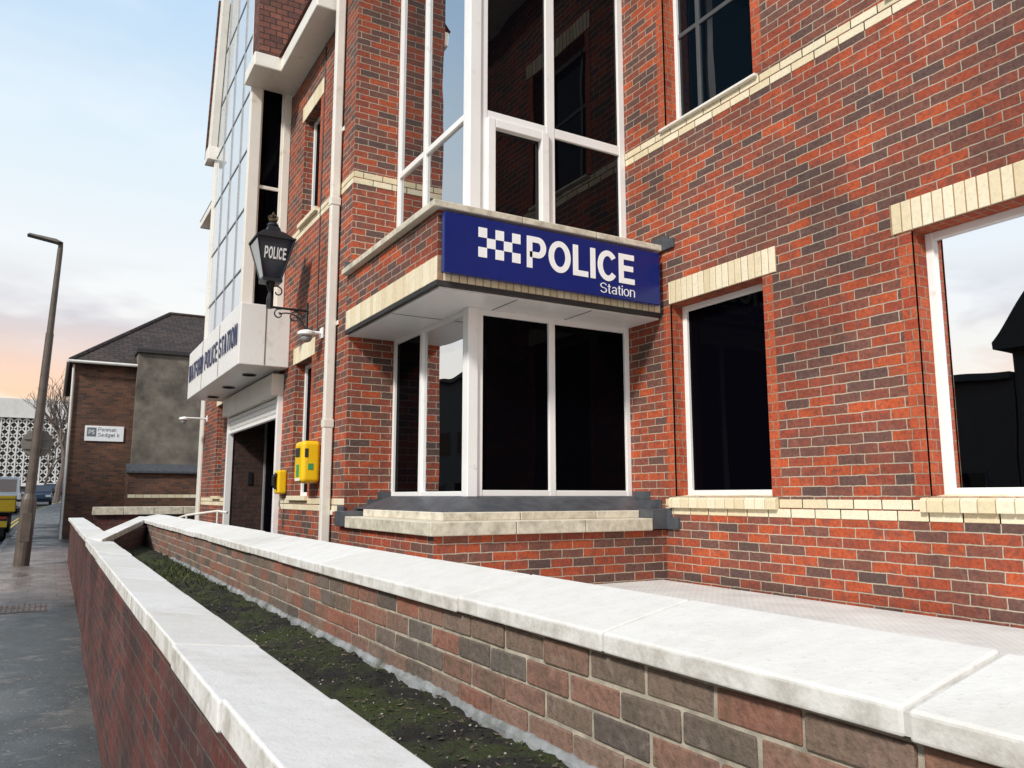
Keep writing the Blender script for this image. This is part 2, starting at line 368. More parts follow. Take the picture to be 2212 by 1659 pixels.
# coping stone
def stone_mat(name, base, dirt_amt, grime=(.2, .165, .1), side_amt=.7):
    m, nt, b = newmat(name); p = pos(nt); oi = N(nt, 'ObjectInfo').outputs['Random']
    n1 = noise_(nt, p, 14., 4., .6)
    c = ramp(nt, n1, [(.28, tuple(x * .94 for x in base)), (.5, base), (.72, tuple(min(.9, x * 1.04) for x in base))])
    n2 = noise_(nt, p, 1.7, 4., .7)
    c = mixc(nt, ramp(nt, n2, [(.53, (0, 0, 0)), (.75, (dirt_amt,) * 3)]), c, (.46, .42, .34))
    n3 = noise_(nt, p, 60., 4., .7)
    c = mixc(nt, ramp(nt, n3, [(.6, (0, 0, 0)), (.78, (.45,) * 3)]), c, (.33, .3, .24))
    tint = ramp(nt, oi, [(0, (.93, .92, .89)), (1, (1.02, 1.02, 1.02))])
    c = mixc(nt, 1., c, tint, 'MULTIPLY')
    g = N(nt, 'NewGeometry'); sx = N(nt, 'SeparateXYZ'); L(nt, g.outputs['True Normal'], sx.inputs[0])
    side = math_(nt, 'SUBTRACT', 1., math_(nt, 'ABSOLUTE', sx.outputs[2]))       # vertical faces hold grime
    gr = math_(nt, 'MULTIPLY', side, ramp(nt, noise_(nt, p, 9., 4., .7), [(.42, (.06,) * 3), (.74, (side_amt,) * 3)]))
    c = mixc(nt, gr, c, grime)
    L(nt, c, b.inputs['Base Color']); b.inputs['Roughness'].default_value = .8
    bump_(nt, b, math_(nt, 'ADD', n3, math_(nt, 'MULTIPLY', n1, 1.5)), .4, .004)
    return m
M['stone'] = stone_mat('coping stone', (.755, .745, .72), .45)
M['sill_stone'] = stone_mat('sill stone', (.74, .68, .56), .4, (.13, .12, .07), .65)
# pavement
def pave_mat():
    m, nt, b = newmat('pavement asphalt'); p = pos(nt)
    n1 = noise_(nt, p, 1.1, 4., .6); n2 = noise_(nt, p, 55., 4., .7); n3 = noise_(nt, p, 3.3, 4., .7)
    c = ramp(nt, n1, [(.35, (.032, .04, .042)), (.55, (.065, .07, .068)), (.7, (.13, .125, .117))])
    c = mixc(nt, 1., c, ramp(nt, n2, [(.3, (.45,) * 3), (.7, (1.6,) * 3)]), 'MULTIPLY')
    c = mixc(nt, ramp(nt, n3, [(.56, (0, 0, 0)), (.64, (.55, .55, .55))]), c, (.21, .19, .17))
    v = N(nt, 'TexVoronoi', Scale=16.); L(nt, p, v.inputs['Vector'])
    c = mixc(nt, ramp(nt, v.outputs['Distance'], [(.1, (.8,) * 3), (.16, (0, 0, 0))]), c, (.32, .3, .27))
    sy = N(nt, 'SeparateXYZ'); L(nt, p, sy.inputs[0])
    yy = math_(nt, 'ADD', sy.outputs[1], math_(nt, 'MULTIPLY', n1, 3.))
    far = N(nt, 'MapRange'); L(nt, yy, far.inputs[0]); far.inputs[1].default_value = 14.5; far.inputs[2].default_value = 17.
    far2 = N(nt, 'MapRange'); L(nt, yy, far2.inputs[0]); far2.inputs[1].default_value = 30.; far2.inputs[2].default_value = 26.
    br = N(nt, 'TexBrick'); L(nt, p, br.inputs['Vector']); br.inputs['Scale'].default_value = 1.; br.inputs['Brick Width'].default_value = .4; br.inputs['Row Height'].default_value = .4; br.inputs['Mortar Size'].default_value = .008
    br.inputs['Color1'].default_value = (.19, .15, .135, 1); br.inputs['Color2'].default_value = (.25, .2, .18, 1); br.inputs['Mortar'].default_value = (.09, .075, .068, 1)
    c = mixc(nt, math_(nt, 'MULTIPLY', far.outputs[0], far2.outputs[0]), c, mixc(nt, 1., br.outputs['Color'], ramp(nt, n3, [(.3, (.6,) * 3), (.7, (1.1,) * 3)]), 'MULTIPLY'))
    L(nt, c, b.inputs['Base Color'])
    L(nt, ramp(nt, n1, [(.35, (.2,) * 3), (.62, (.65,) * 3)]), b.inputs['Roughness'])
    bump_(nt, b, n2, .4, .005)
    return m
M['pave'] = pave_mat()
M['road'] = plain('road asphalt', (.06, .06, .062), .85, .25, 3, bump=.5)
M['ground'] = plain('ground', (.075, .075, .07), .9, .25, .5)
M['kerb'] = plain('kerb stone', (.3, .28, .25), .85, .15, 5)
M['line'] = plain('yellow line paint', (.55, .4, .06), .7, .2, 6)
def soil_mat():
    m, nt, b = newmat('soil and moss'); p = pos(nt)
    n1 = noise_(nt, p, 22., 4., .7); n2 = noise_(nt, p, 4., 4., .65); n3 = noise_(nt, p, 80., 4., .7)
    c = ramp(nt, n1, [(.3, (.006, .005, .003)), (.55, (.02, .016, .011)), (.75, (.05, .04, .03))])
    c = mixc(nt, ramp(nt, n2, [(.43, (0, 0, 0)), (.55, (.85,) * 3)]), c, mixc(nt, n3, (.005, .011, .002), (.08, .1, .013)))
    L(nt, c, b.inputs['Base Color']); b.inputs['Roughness'].default_value = .95
    bump_(nt, b, math_(nt, 'ADD', n1, n3), 1., .02)
    return m
M['soil'] = soil_mat()
M['cement'] = plain('cement fillet', (.27, .28, .28), .9, .35, 8, bump=.7, dirt=((.09, .09, .07), 7, .46, .7))
M['litter'] = attr_brick('leaf litter', [(0, (.015, .011, .007)), (.5, (.05, .035, .022)), (1, (.17, .125, .085))], bump=.2)
M['moss'] = attr_brick('moss green', [(0, (.012, .02, .003)), (.5, (.034, .048, .007)), (1, (.09, .11, .018))], bump=.2, grime=.1)
M['pebble'] = attr_brick('pebbles', [(0, (.16, .145, .12)), (.6, (.3, .28, .24)), (1, (.5, .47, .42))], bump=.2, grime=.2)
def deck_mat():
    m, nt, b = newmat('chequer plate deck'); p = pos(nt)
    v = N(nt, 'TexChecker', Scale=34.); L(nt, p, v.inputs['Vector'])
    n = noise_(nt, p, 3., 4., .6)
    c = mixc(nt, v.outputs['Fac'], (.7, .7, .67), (.76, .76, .73))
    c = mixc(nt, 1., c, ramp(nt, n, [(.3, (.82,) * 3), (.65, (1.05,) * 3)]), 'MULTIPLY')
    L(nt, c, b.inputs['Base Color']); b.inputs['Roughness'].default_value = .6
    bump_(nt, b, v.outputs['Fac'], .35, .003)
    return m
M['deck'] = deck_mat()
# ------------------------------------------------------------------ camera
cam = bpy.data.cameras.new('Camera'); co = bpy.data.objects.new('Camera', cam); C.objects.link(co)
cam.sensor_width = 36; cam.lens = 36 * 1700 / 2212; cam.clip_end = 2000; cam.clip_start = .05
co.location = (0, 0, E); co.rotation_euler = (math.pi / 2 + R(8.12), 0, -R(30.17)); SC.camera = co
# ------------------------------------------------------------------ the ground
def g(Y): return .018 * max(-30., min(Y, 105.))
def kerb(Y): return -.95 + (.0009 * (Y - 30) ** 2 if Y > 30 else 0)
YS = [-30, -10, 0, 5, 10, 15, 20, 25, 30, 35, 40, 46, 52, 58, 64, 70, 76, 82, 88, 94, 100, 105]
def strip(name, xa, xb, dz, m, ys=YS, thick=0):
    mb = MB(); mb.rec = False
    for y0, y1 in zip(ys, ys[1:]):
        mb.quad([(xa(y0), y0, g(y0) + dz), (xb(y0), y0, g(y0) + dz), (xb(y1), y1, g(y1) + dz), (xa(y1), y1, g(y1) + dz)], (0, 0, 1))
        if thick: mb.quad([(xa(y0), y0, g(y0) + dz), (xa(y1), y1, g(y1) + dz), (xa(y1), y1, g(y1) + dz - thick), (xa(y0), y0, g(y0) + dz - thick)], (-1, 0, 0))
    return tag(mb.build(name, m), kind='structure')
strip('ground', lambda y: -500, lambda y: 500, -.14, M['ground'], [-400, -30, 0, 30, 60, 105, 900])
strip('road', lambda y: kerb(y) - 7.2, lambda y: kerb(y), -.12, M['road'])
strip('pavement', lambda y: kerb(y), lambda y: max(kerb(y) + 2.2, 1.3), 0, M['pave'])
strip('kerb', lambda y: kerb(y) - .13, lambda y: kerb(y) - .002, .004, M['kerb'], thick=.13)
strip('opposite_pavement', lambda y: kerb(y) - 10, lambda y: kerb(y) - 7.2, 0, M['pave'])
for o_ in (.34, .52): strip('road_marking', lambda y, o_=o_: kerb(y) - o_ - .075, lambda y, o_=o_: kerb(y) - o_, -.116, M['line'])
mb = MB(); mb.rec = False
for i in range(2):
    for j in range(2):
        x0 = -.72 + i * .405; y0 = 12.9 + j * .405
        mb.box(x0, x0 + .4, y0, y0 + .4, g(y0) - .01, g(y0) + .012)
        for a in range(6):
            for b in range(6):
                mb.lathe([(.017, 0), (.013, .006)], (x0 + .035 + a * .066, y0 + .035 + b * .066, g(y0) + .012), 6)
tag(mb.build('tactile_paving', plain('tactile slab', (.2, .165, .145), .85, .3, 5)), kind='structure')
XM, XE, YR = 5.0, 2.66, 8.06        # main wall, entrance block front, return wall
BX, BY = 2.62, 5.73                 # bay box outline
GX, GY = 3.17, 6.22                 # bay glazing planes
Z = lambda r: E + r                 # heights are measured from eye level
mb = MB(); mb.box(1.46, XM - .07, -8, 5.72, Z(-.82), Z(-.76)); tag(mb.build('forecourt', M['deck']), kind='structure')
mb = MB(); mb.box(XM - .07, XM - .002, -8, 5.72, Z(-.82), Z(-.772)); tag(mb.build('drainage_channel', M['dark']), kind='structure')
mb = MB(); mb.box(1.46, 2.6, 5.8, 24, Z(-1.5), Z(-.9)); tag(mb.build('entrance_paving', M['pave']), kind='structure')
# ------------------------------------------------------------------ police station
PS = thing('police_station', 'red brick station building with cream bands, white framed corner bay and glazed stair tower', 'building', (XM, 5, E - .76))
ZT = Z(5.75); ZH = Z(6.5)
lowY = [(4.45, 5.59), (1.99, 3.13), (-.47, .67), (-2.93, -1.79), (-5.39, -4.25)]
ops = [(a, b, Z(0), Z(1.81), .2) for a, b in lowY] + [(a, b, Z(3.6), Z(5.35), .2) for a, b in lowY]
wall(fX(XM), -9, YR, 0, ZH, ops).build('brick_wall', [M['brick'], M['dress']], PS)
for a, b in lowY[:4]:                 # dressed brick jambs, a few mm proud
    for z0, z1 in ((Z(0), Z(1.81)), (Z(3.6), Z(5.35))):
        fpart('brick_jamb', M['dress'], PS, fX(XM), a - .105, a, z0, z1, -.004, .02)
        fpart('brick_jamb', M['dress'], PS, fX(XM), b, b + (.105 if b < 5.5 else .09), z0, z1, -.004, .02)
def lintel(fn, a0, a1, z0):
    mb = MB(); bricks_row(mb, fn, a0, a1, z0, z0 + .225, .075, d0=-.012); mb.build('lintel', [M['cream'], M['cream_mortar']], PS, bevel=.003, seg=1)
for a, b in lowY[:4]:
    lintel(fX(XM), a - .15, min(b + .15, 5.6), Z(1.812)); lintel(fX(XM), a - .15, min(b + .15, 5.7), Z(5.352))
def band(fn, a0, a1, z0, rows=2):
    mb = MB()
    for r in range(rows): bricks_row(mb, fn, a0, a1, z0 + r * .075, z0 + r * .075 + .075, .225, first=.1125 * r)
    mb.build('brick_band', [M['cream'], M['cream_mortar']], PS, bevel=.003, seg=1)
band(fX(XM), -9, BY, Z(-.17)); band(fX(XM), -9, GY, Z(3.43))
band(fX(XE), YR, 10.78, Z(-.17)); band(fX(XE), 14.35, 17.15, Z(-.17)); band(fX(XE), YR, 10.9, Z(3.43)); band(fY(YR), XE, GX, Z(3.43))
for i, (a, b) in enumerate(lowY):
    fn = fX(XM)
    gm = M['glass_black'] if i != 1 else M['glass_mirror']
    w = window(PS, fn, a, b, Z(.0), Z(1.81), [], [], M['white'], gm, .055, .05, .15)
    s = MB()                           # cream brick cill: canted headers
    y = a - .06
    while y < b + .05:
        y1 = min(y + .11, b + .06)
        s.prism([(XM - .045, y + .004, Z(-.105)), (XM - .045, y + .004, Z(-.03)), (XM - .03, y + .004, Z(-.012)), (XM + .15, y + .004, Z(.012)), (XM + .15, y + .004, Z(-.105))], (0, y1 - y - .008, 0)); y += .11
    s.build('sill', M['cream'], w, bevel=.003, seg=1)
    w = window(PS, fn, a, b, Z(3.605), Z(5.35), [a + .82], [Z(4.6)], M['white'], M['glass_mid'], .045, .045, .15, bars=M['bar_grey'])
    s = MB(); s.prism([(XM - .045, a - .05, Z(3.568)), (XM - .045, a - .05, Z(3.592)), (XM + .15, a - .05, Z(3.62)), (XM + .15, a - .05, Z(3.568))], (0, b - a + .1, 0)); s.build('sill', M['offwhite'], w, bevel=.004)
# entrance block
nw = (9.45, 10.2)
opsE = [(*nw, Z(0), Z(1.7), .16), (*nw, Z(3.6), Z(5.08), .16), (10.85, 14.3, Z(-1.2), Z(1.5), .6), (15.1, 15.75, Z(0), Z(1.7), .16)]
wall(fX(XE), YR, 17.5, .3, ZT, opsE, 0, 0).build('brick_wall', [M['brick'], M['dress']], PS)
wall(fX(XE), YR, 8.62, ZT, ZH).build('brick_wall', [M['brick'], M['dress']], PS)
wall(fY(YR), XE, XM, 0, ZH).build('brick_wall', [M['brick'], M['dress']], PS)
mb = MB(); mb.rec = False; mb.quad([(XE, 17.5, 0), (9, 17.5, 0), (9, 17.5, ZT), (XE, 17.5, ZT)], (0, 1, 0)); mb.build('brick_wall', M['brick'], PS)
for a, b, z0, z1 in ((*nw, Z(0), Z(1.7)), (*nw, Z(3.6), Z(5.08)), (15.1, 15.75, Z(0), Z(1.7))):
    w = window(PS, fX(XE), a, b, z0, z1, [], [], M['white'], M['glass_black'], .05, .05, .12)
    s = MB(); s.box(XE - .05, XE + .12, a - .04, b + .04, z0 - .05, z0 + .006); s.build('sill', M['cream'], w, bevel=.004)
    lintel(fX(XE), a - .12, b + .12, z1 + .002)
for z0, z1 in ((Z(0), Z(1.7)), (Z(3.6), Z(5.08))): fpart('brick_jamb', M['dress'], PS, fX(XE), nw[0] - .1, nw[0], z0, z1, -.004, .02)
# entrance: doors, shutter, guides
window(PS, fX(XE + .56), 10.85, 14.28, Z(-1.2), Z(1.5), [12., 13.15], [], M['door_frame'], M['glass_black'], .06, .05, 0, name='door')
boxes('recess_shade_panel', M['recess_shade_brick'], PS, [(XE + .035, XE + .555, 14.282, 14.297, Z(-1.2), Z(1.45))])  # dark sheet added over the far jamb to deepen the entrance shade
boxes('intercom', M['black'], PS, [(XE + .3, XE + .38, 14.26, 14.28, Z(.2), Z(.42))], .006)
sh = boxes('roller_shutter', M['offwhite'], PS, [(XE - .16, XE + .08, 10.8, 14.36, Z(1.36), Z(1.66))], .01)[0]
sl = MB()
for k in range(4):
    sl.prism([(XE - .03, 10.9, Z(1.352 - .075 * k)), (XE - .05, 10.9, Z(1.335 - .075 * k)), (XE - .05, 10.9, Z(1.295 - .075 * k)), (XE - .03, 10.9, Z(1.28 - .075 * k)), (XE - .01, 10.9, Z(1.3 - .075 * k))], (0, 3.36, 0))
sl.build('shutter_slats', M['white'], sh)
boxes('shutter_guide', M['white'], PS, [(XE - .07, XE + .03, 14.262, 14.36, Z(-1.2), Z(1.359)), (XE - .07, XE + .03, 10.8, 10.88, Z(-1.2), Z(1.359))], .006)
# canopy
cn = boxes('canopy', M['panel'], PS, [(2.0, XE - .003, 10.55, 15.0, Z(1.71), Z(2.54))], .012)[0]
boxes('panel_joint', M['steel'], cn, [(1.994, 1.999, y, y + .012, Z(1.73), Z(2.52)) for y in (12.03, 13.52)] + [(2.325, 2.337, 10.544, 10.549, Z(1.73), Z(2.52))])
for y in (11.4, 12.9, 14.3): mb = MB(); mb.lathe([(.1, -.012), (.09, -.02), (.06, -.012)], (2.32, y, Z(1.71)), 16); mb.build('downlight', M['dark'], cn)
# glazed stair tower
TX = 2.1; TF = 14.05
mb = MB(); mb.prism([(TX + .03, 11.02, Z(2.56)), (TX + .03, TF, Z(2.56)), (TX + .03, TF, Z(6.0)), (TX + .03, TF - .6, Z(8.6)), (TX + .03, 11.02, Z(8.6))], (.01, 0, 0))
tg = mb.build('glazed_wall', M['glass_tower'], PS)
boxes('glazing_bar', M['bar_pale'], tg, [(TX + .016, TX + .034, y - .02, y + .02, Z(2.63), Z(8.6)) for y in (11.85, 12.6, 13.32)])
boxes('glazing_bar', M['bar_grey'], tg, [(TX + .022, TX + .034, 11.1, TF - .05 - max(0, (z - 6) * .23), Z(z) - .016, Z(z) + .016) for z in (3.2, 4.1, 5.0, 5.9, 6.8, 7.7)])
boxes('corner_post', M['offwhite'], PS, [(TX - .02, TX + .13, 10.96, 11.1, Z(2.54), Z(8.6)), (TX + .45, XE - .005, 10.96, 11.1, Z(2.54), Z(6)), (TX - .01, TX + .08, TF - .03, TF + .06, Z(2.54), Z(6.0)), (TX + .01, TX + .07, 11.101, TF - .031, Z(2.541), Z(2.62))], .008)
window(PS, fY(11.0), TX + .13, TX + .45, Z(2.56), Z(5.98), [], [Z(4.35)], M['offwhite'], M['glass_dark'], .025, .05, 0)
mb = MB(); mb.prism([(TX - .1, TF + .25, Z(5.95)), (TX - .1, TF - .02, Z(5.95)), (TX - .1, TF - .62, Z(8.7)), (TX - .1, TF - .35, Z(8.7))], (.12, 0, 0)); mb.build('bargeboard', M['offwhite'], PS, bevel=.008)
boxes('bargeboard_foot', M['offwhite'], PS, [(TX - .13, TX + .05, TF - .06, TF + .3, Z(5.86), Z(6.1))], .01)
mb = MB(); mb.prism([(TX - .13, TF + .26, Z(5.97)), (TX - .13, TF + .32, Z(5.97)), (TX - .13, TF - .28, Z(8.7)), (TX - .13, TF - .34, Z(8.7))], (3, 0, 0)); mb.build('roof', M['tile'], PS)
mb = MB(); mb.prism([(TX - .04, 10.46, Z(6.0)), (TX - .04, 10.9, Z(6.0)), (TX - .04, 11.06, Z(8.6)), (TX - .04, 10.98, Z(8.6))], (3, 0, 0)); mb.build('tiled_cheek', M['tile'], PS)
boxes('eaves', M['offwhite'], PS, [(1.98, 2.72, 10.36, 11.0, Z(5.8), Z(6.0)), (2.33, XE + .1, 8.62, 10.358, Z(5.78), Z(5.98)), (4.5, XM + .1, -9, 5.6, Z(6.5), Z(6.75)), (2.66, XM + .1, 5.601, 8.2, Z(6.5), Z(6.75)), (2.4, XE + .1, 14.6, 17.6, Z(5.75), Z(5.9))], .015)
for q in ([(2.3, 8.62, Z(6.0)), (2.3, 10.4, Z(6.0)), (6.5, 10.4, Z(9.4)), (6.5, 8.62, Z(9.4))], [(4.5, -9, Z(6.8)), (4.5, 5.6, Z(6.8)), (8, 5.6, Z(9.6)), (8, -9, Z(9.6))], [(2.4, 14.4, Z(5.92)), (2.4, 17.7, Z(5.92)), (6.5, 17.7, Z(9.4)), (6.5, 14.4, Z(9.4))]):
    mb = MB(); mb.rec = False; mb.quad(q, (-1, 0, 1)); mb.build('roof', M['tile'], PS)
# drainpipes
dp = boxes('drainpipe', M['offwhite'], PS, [(2.54, 2.64, 8.46, 8.55, Z(-1.), Z(6.6))], .012)[0]
boxes('pipe_bracket', M['offwhite'], dp, [(2.64, XE - .002, 8.42, 8.59, Z(z), Z(z) + .05) for z in (-.2, 1.9, 4.2)], .004)
boxes('pipe_collar', M['offwhite'], dp, [(2.533, 2.647, 8.453, 8.557, Z(z), Z(z) + .09) for z in (.75, 3.3)], .006)
boxes('pilaster', M['offwhite'], PS, [(XE - .05, XE - .001, 17.2, 17.5, .3, ZT)], .01)
mb = MB(); mb.tube([(XE - .008, 9.3, Z(5.7)), (XE - .008, 9.3, Z(3.65)), (XE - .008, 9.28, Z(2.4)), (XE - .008, 9.24, Z(1.95))], .007, 6); mb.build('cable', M['black'], PS)
# ---- corner bay
for (q, n) in (([(BX, BY, Z(1.97)), (BX, YR, Z(1.97)), (BX, YR, Z(2.36)), (BX, BY, Z(2.36))], (-1, 0, 0)), ([(BX, BY, .2), (BX, YR, .2), (BX, YR, Z(-.31)), (BX, BY, Z(-.31))], (-1, 0, 0))):
    mb = MB(); mb.rec = False; mb.quad(q, n); mb.quad([(BX, BY, q[0][2]), (XM, BY, q[0][2]), (XM, BY, q[2][2]), (BX, BY, q[2][2])], (0, -1, 0))
    me_o = mb.build('bay_brickwork', M['brick'], PS)
    bm = bmesh.new(); bm.from_mesh(me_o.data); bmesh.ops.remove_doubles(bm, verts=bm.verts, dist=1e-4); bm.to_mesh(me_o.data); bm.free()
mb = MB(); bricks_row(mb, fX(BX), BY - .006, YR, Z(1.755), Z(1.97), .075, d0=-.008); mb.build('soldier_course', [M['cream'], M['cream_mortar']], PS, bevel=.003, seg=1)
mb = MB(); bricks_row(mb, fY(BY), BX + .05, XM, Z(1.755), Z(1.97), .075, d0=-.008); mb.build('soldier_course', [M['cream'], M['cream_mortar']], PS, bevel=.003, seg=1)
boxes('drip_strip', M['dark'], PS, [(BX - .012, BX + .04, BY - .012, YR, Z(1.715), Z(1.755)), (BX + .041, XM - .001, BY - .012, BY + .04, Z(1.715), Z(1.755))])
sf = boxes('soffit', M['white'], PS, [(BX + .03, XM - .002, BY + .03, YR - .002, Z(1.7), Z(1.76))])[0]
boxes('panel_joint', M['steel'], sf, [(x, x + .008, BY + .035, GY, Z(1.695), Z(1.699)) for x in (3.4, 4.2)] + [(BX + .035, GX, 6.8, 6.808, Z(1.695), Z(1.699))])
def ledge(poly, z0, z1):
    mb = MB(); mb.prism([(x, y, z0) for x, y in poly], (0, 0, z1 - z0)); mb.build('ledge', M['sill_stone'], PS, bevel=.008)
zt = (Z(2.36), Z(2.42))
ledge([(BX - .07, BY - .07), (3.4, BY - .07), (3.4, GY + .1), (GX + .1, GY + .1), (GX + .1, 6.6), (BX - .07, 6.6)], *zt)
ledge([(3.405, BY - .07), (4.2, BY - .07), (4.2, GY + .1), (3.405, GY + .1)], *zt); ledge([(4.205, BY - .07), (XM - .003, BY - .07), (XM - .003, GY + .1), (4.205, GY + .1)], *zt)
ledge([(BX - .07, 6.605), (GX + .1, 6.605), (GX + .1, YR - .002), (BX - .07, YR - .002)], *zt)
# glazing
for z0, z1, tz in ((Z(2.42), Z(6.5), [Z(3.6)]), (Z(.0), Z(1.7), [])):
    up = bool(tz); pw = .1 if up else .085
    boxes('corner_post', M['white'], PS, [(GX - .02, GX + pw, GY - .02, GY + pw, z0 - .02 if not up else z0, z1)], .008)
    window(PS, fX(GX), GY + pw + .002, YR - .003, z0, z1, [7.3], tz, M['white'], M['glass_side'] if up else [M['glass_side_low'], M['glass_side_dim']], .06 if up else .045, .065, 0)
    window(PS, fY(GY), GX + pw + .002, XM - .003, z0, z1, [4.06], tz, M['white'], M['glass_bay'] if up else M['glass_dark'], .075 if up else .055, .1 if up else .07, 0, sash=((0, 0),) if up else ())
# lead skirt and stepped stone sill
mb = MB(); mb.rec = False; (xa, ya), (xb, yb), z0, z1 = (BX + .16, BY + .16), (GX - .02, GY - .02), Z(-.13), Z(0)
mb.quad([(xa, ya, z0), (xa, YR - .003, z0), (xb, YR - .003, z1), (xb, yb, z1)], (-1, 0, .5)); mb.quad([(xa, ya, z0), (XM - .003, ya, z0), (XM - .003, yb, z1), (xb, yb, z1)], (0, -1, .5))
mb.quad([(GX - .02, GY - .02, Z(0)), (XM, GY - .02, Z(0)), (XM, YR, Z(0)), (GX - .02, YR, Z(0))], (0, 0, 1)); o_ = mb.build('lead_skirt', M['lead'], PS)
bm = bmesh.new(); bm.from_mesh(o_.data); bmesh.ops.remove_doubles(bm, verts=bm.verts, dist=.004); bm.to_mesh(o_.data); bm.free()
def lstone(o, z0, z1, splits):
    (x, y) = o; cs = [x] + splits + [XM - .2]
    for i in range(len(cs) - 1):
        mb = MB()
        if i == 0: mb.prism([(x, y, z0), (cs[1] - .003, y, z0), (cs[1] - .003, GY, z0), (GX, GY, z0), (GX, YR - .3, z0), (x, YR - .3, z0)], (0, 0, z1 - z0))
        else: mb.box(cs[i] + .003, cs[i + 1] - .003, y, GY, z0, z1)
        mb.build('sill_stone', M['sill_stone'], PS, bevel=.008)
lstone((BX + .14, BY + .14), Z(-.2), Z(-.13), [3.5, 4.3]); lstone((BX - .05, BY - .05), Z(-.31), Z(-.2), [3.35, 4.05])
for k, (a, z) in enumerate(((5.95, .05), (5.78, -.03), (5.64, -.11), (5.54, -.19))): fpart('lead_flashing', M['lead'], PS, fX(XM), a, 6.2, Z(z - .079 - .03 * (k == 3)), Z(z), -.016 - .004 * k, .01, bevel=.004)
boxes('lead_flashing', M['lead'], PS, [(XM - .2, XM - .02, BY - .04, GY, Z(-.3), Z(-.12)), (BX - .06, GX, YR - .3, YR - .004, Z(-.3), Z(-.15)), (BX - .04, 2.95, YR - .02, YR - .002, Z(2.42), Z(2.52))], .005)
boxes('lead_flashing', M['lead'], PS, [(x, GX, YR - .022 - .003 * k, YR - .002, Z(z - .079), Z(z)) for k, (x, z) in enumerate(((3.02, .05), (2.9, -.03), (2.76, -.11)))], .004)
fpart('lead_flashing', M['lead'], PS, fX(XM), 5.58, 6.22, Z(2.41), Z(2.5), -.02, .01, bevel=.004); fpart('lead_flashing', M['lead'], PS, fX(XM), 5.5, 5.8, Z(2.36), Z(2.45), -.03, .01, bevel=.004)
fpart('lead_flashing', M['lead'], PS, fX(XE), YR - .02, 8.24, Z(-.3), Z(-.1), -.02, .002, bevel=.004)
# ------------------------------------------------------------------ signs on the station
SG = thing('police_sign', 'long blue board with white check emblem reading POLICE Station on the corner bay', 'sign', (3.78, BY - .03, Z(1.81)))
boxes('sign_board', M['blue'], SG, [(2.64, 4.93, BY - .085, BY - .03, Z(1.81), Z(2.325))], .006)
boxes('mounting_rail', M['steel'], SG, [(x, x + .05, BY - .03, BY - .001, Z(1.9), Z(2.25)) for x in (3.0, 4.5)])
fs = fY(BY - .086)
mb = MB()
for i in range(5):
    for j in range(3):
        if (i + j) % 2 == 0: fbox(mb, fs, 2.955 + i * .082, 3.037 + i * .082, Z(1.985) + j * .086, Z(2.071) + j * .086, -.003, .001)
mb.build('check_emblem', M['sign_white'], SG)
letters('POLICE', fs, 3.43, 4.615, Z(1.965), Z(2.25), .001, .004, M['sign_white'], 'lettering', SG, .185, .09)
letters('Station', fs, 4.215, 4.615, Z(1.846), Z(1.94), .001, .004, M['sign_white'], 'lettering', SG, .075, .1)
CL = thing('canopy_lettering', 'raised dark blue letters spelling WATFORD POLICE STATION along the white entrance canopy', 'sign', (1.97, 12.7, Z(2.02)))
letters('WATFORD POLICE STATION', fX(1.992), 14.85, 10.68, Z(1.99), Z(2.28), 0, .008, M['letter_blue'], 'letters', CL, .13, .24)
boxes('stand_off', M['steel'], CL, [(1.9925, 2.0, 10.8 + k * .7, 10.812 + k * .7, Z(2.1), Z(2.11)) for k in range(6)])
# ------------------------------------------------------------------ lantern
LX, LY = 2.18, 9.72
PL = thing('police_lantern', 'old four sided lantern with POLICE on dark glass and crown top on scrolled wall bracket', 'lantern', (XE, LY, Z(2.1)))
hw = lambda z: .1 + (z - Z(2.66)) / .48 * .12
z0, z1 = Z(2.66), Z(3.14)
def sq(h, z): return [(LX - h, LY - h, z), (LX + h, LY - h, z), (LX + h, LY + h, z), (LX - h, LY + h, z)]
mb = MB(); mb.hexa(sq(.095, z0) + sq(.214, z1)); mb.build('lantern_glass', plain('lantern glass', (.012, .018, .035), .12, .1, 5), PL)
mb = MB(); mb.quad([(LX - hw(z0 + .02) - .004, LY - .085, z0 + .02), (LX - hw(z0 + .02) - .004, LY + .085, z0 + .02), (LX - hw(z1 - .02) - .004, LY + .19, z1 - .02), (LX - hw(z1 - .02) - .004, LY - .19, z1 - .02)]); mb.build('lantern_reflection', plain('painted pale reflection', (.6, .62, .62), .1, .05, 5), PL)  # pale sheet paints the bright reflection on the street side glass
mb = MB()
for sx in (-1, 1):
    for sy in (-1, 1): mb.tube([(LX + sx * .102, LY + sy * .102, z0 - .01), (LX + sx * .224, LY + sy * .224, z1)], .012, 6)
mb.box(LX - .12, LX + .12, LY - .12, LY + .12, z0 - .04, z0); mb.box(LX - .24, LX + .24, LY - .24, LY + .24, z1, z1 + .025); mb.build('lantern_frame', M['black'], PL, bevel=.004)
mb = MB(); mb.lathe([(.31, .025), (.28, .05), (.18, .115), (.12, .14), (.11, .17), (.09, .2), (.045, .225)], (LX, LY, z1), 4, rot=math.pi / 4); mb.lathe([(.06, .2), (.075, .22), (.055, .25), (.03, .265)], (LX, LY, z1), 12); mb.build('lantern_roof', M['black'], PL, bevel=.006)
mb = MB(); mb.lathe([(.03, .26), (.05, .275), (.055, .295), (.045, .305)], (LX, LY, z1), 10)
for k in range(6):
    w = k * math.pi / 3; mb.tube([(LX + .05 * math.cos(w), LY + .05 * math.sin(w), z1 + .295), (LX + .06 * math.cos(w), LY + .06 * math.sin(w), z1 + .335), (LX, LY, z1 + .37)], .008, 5)
mb.lathe([(.004, .36), (.018, .375), (.004, .4)], (LX, LY, z1), 8); mb.build('crown', plain('old bronze', (.09, .062, .032), .5, .3, 20), PL)
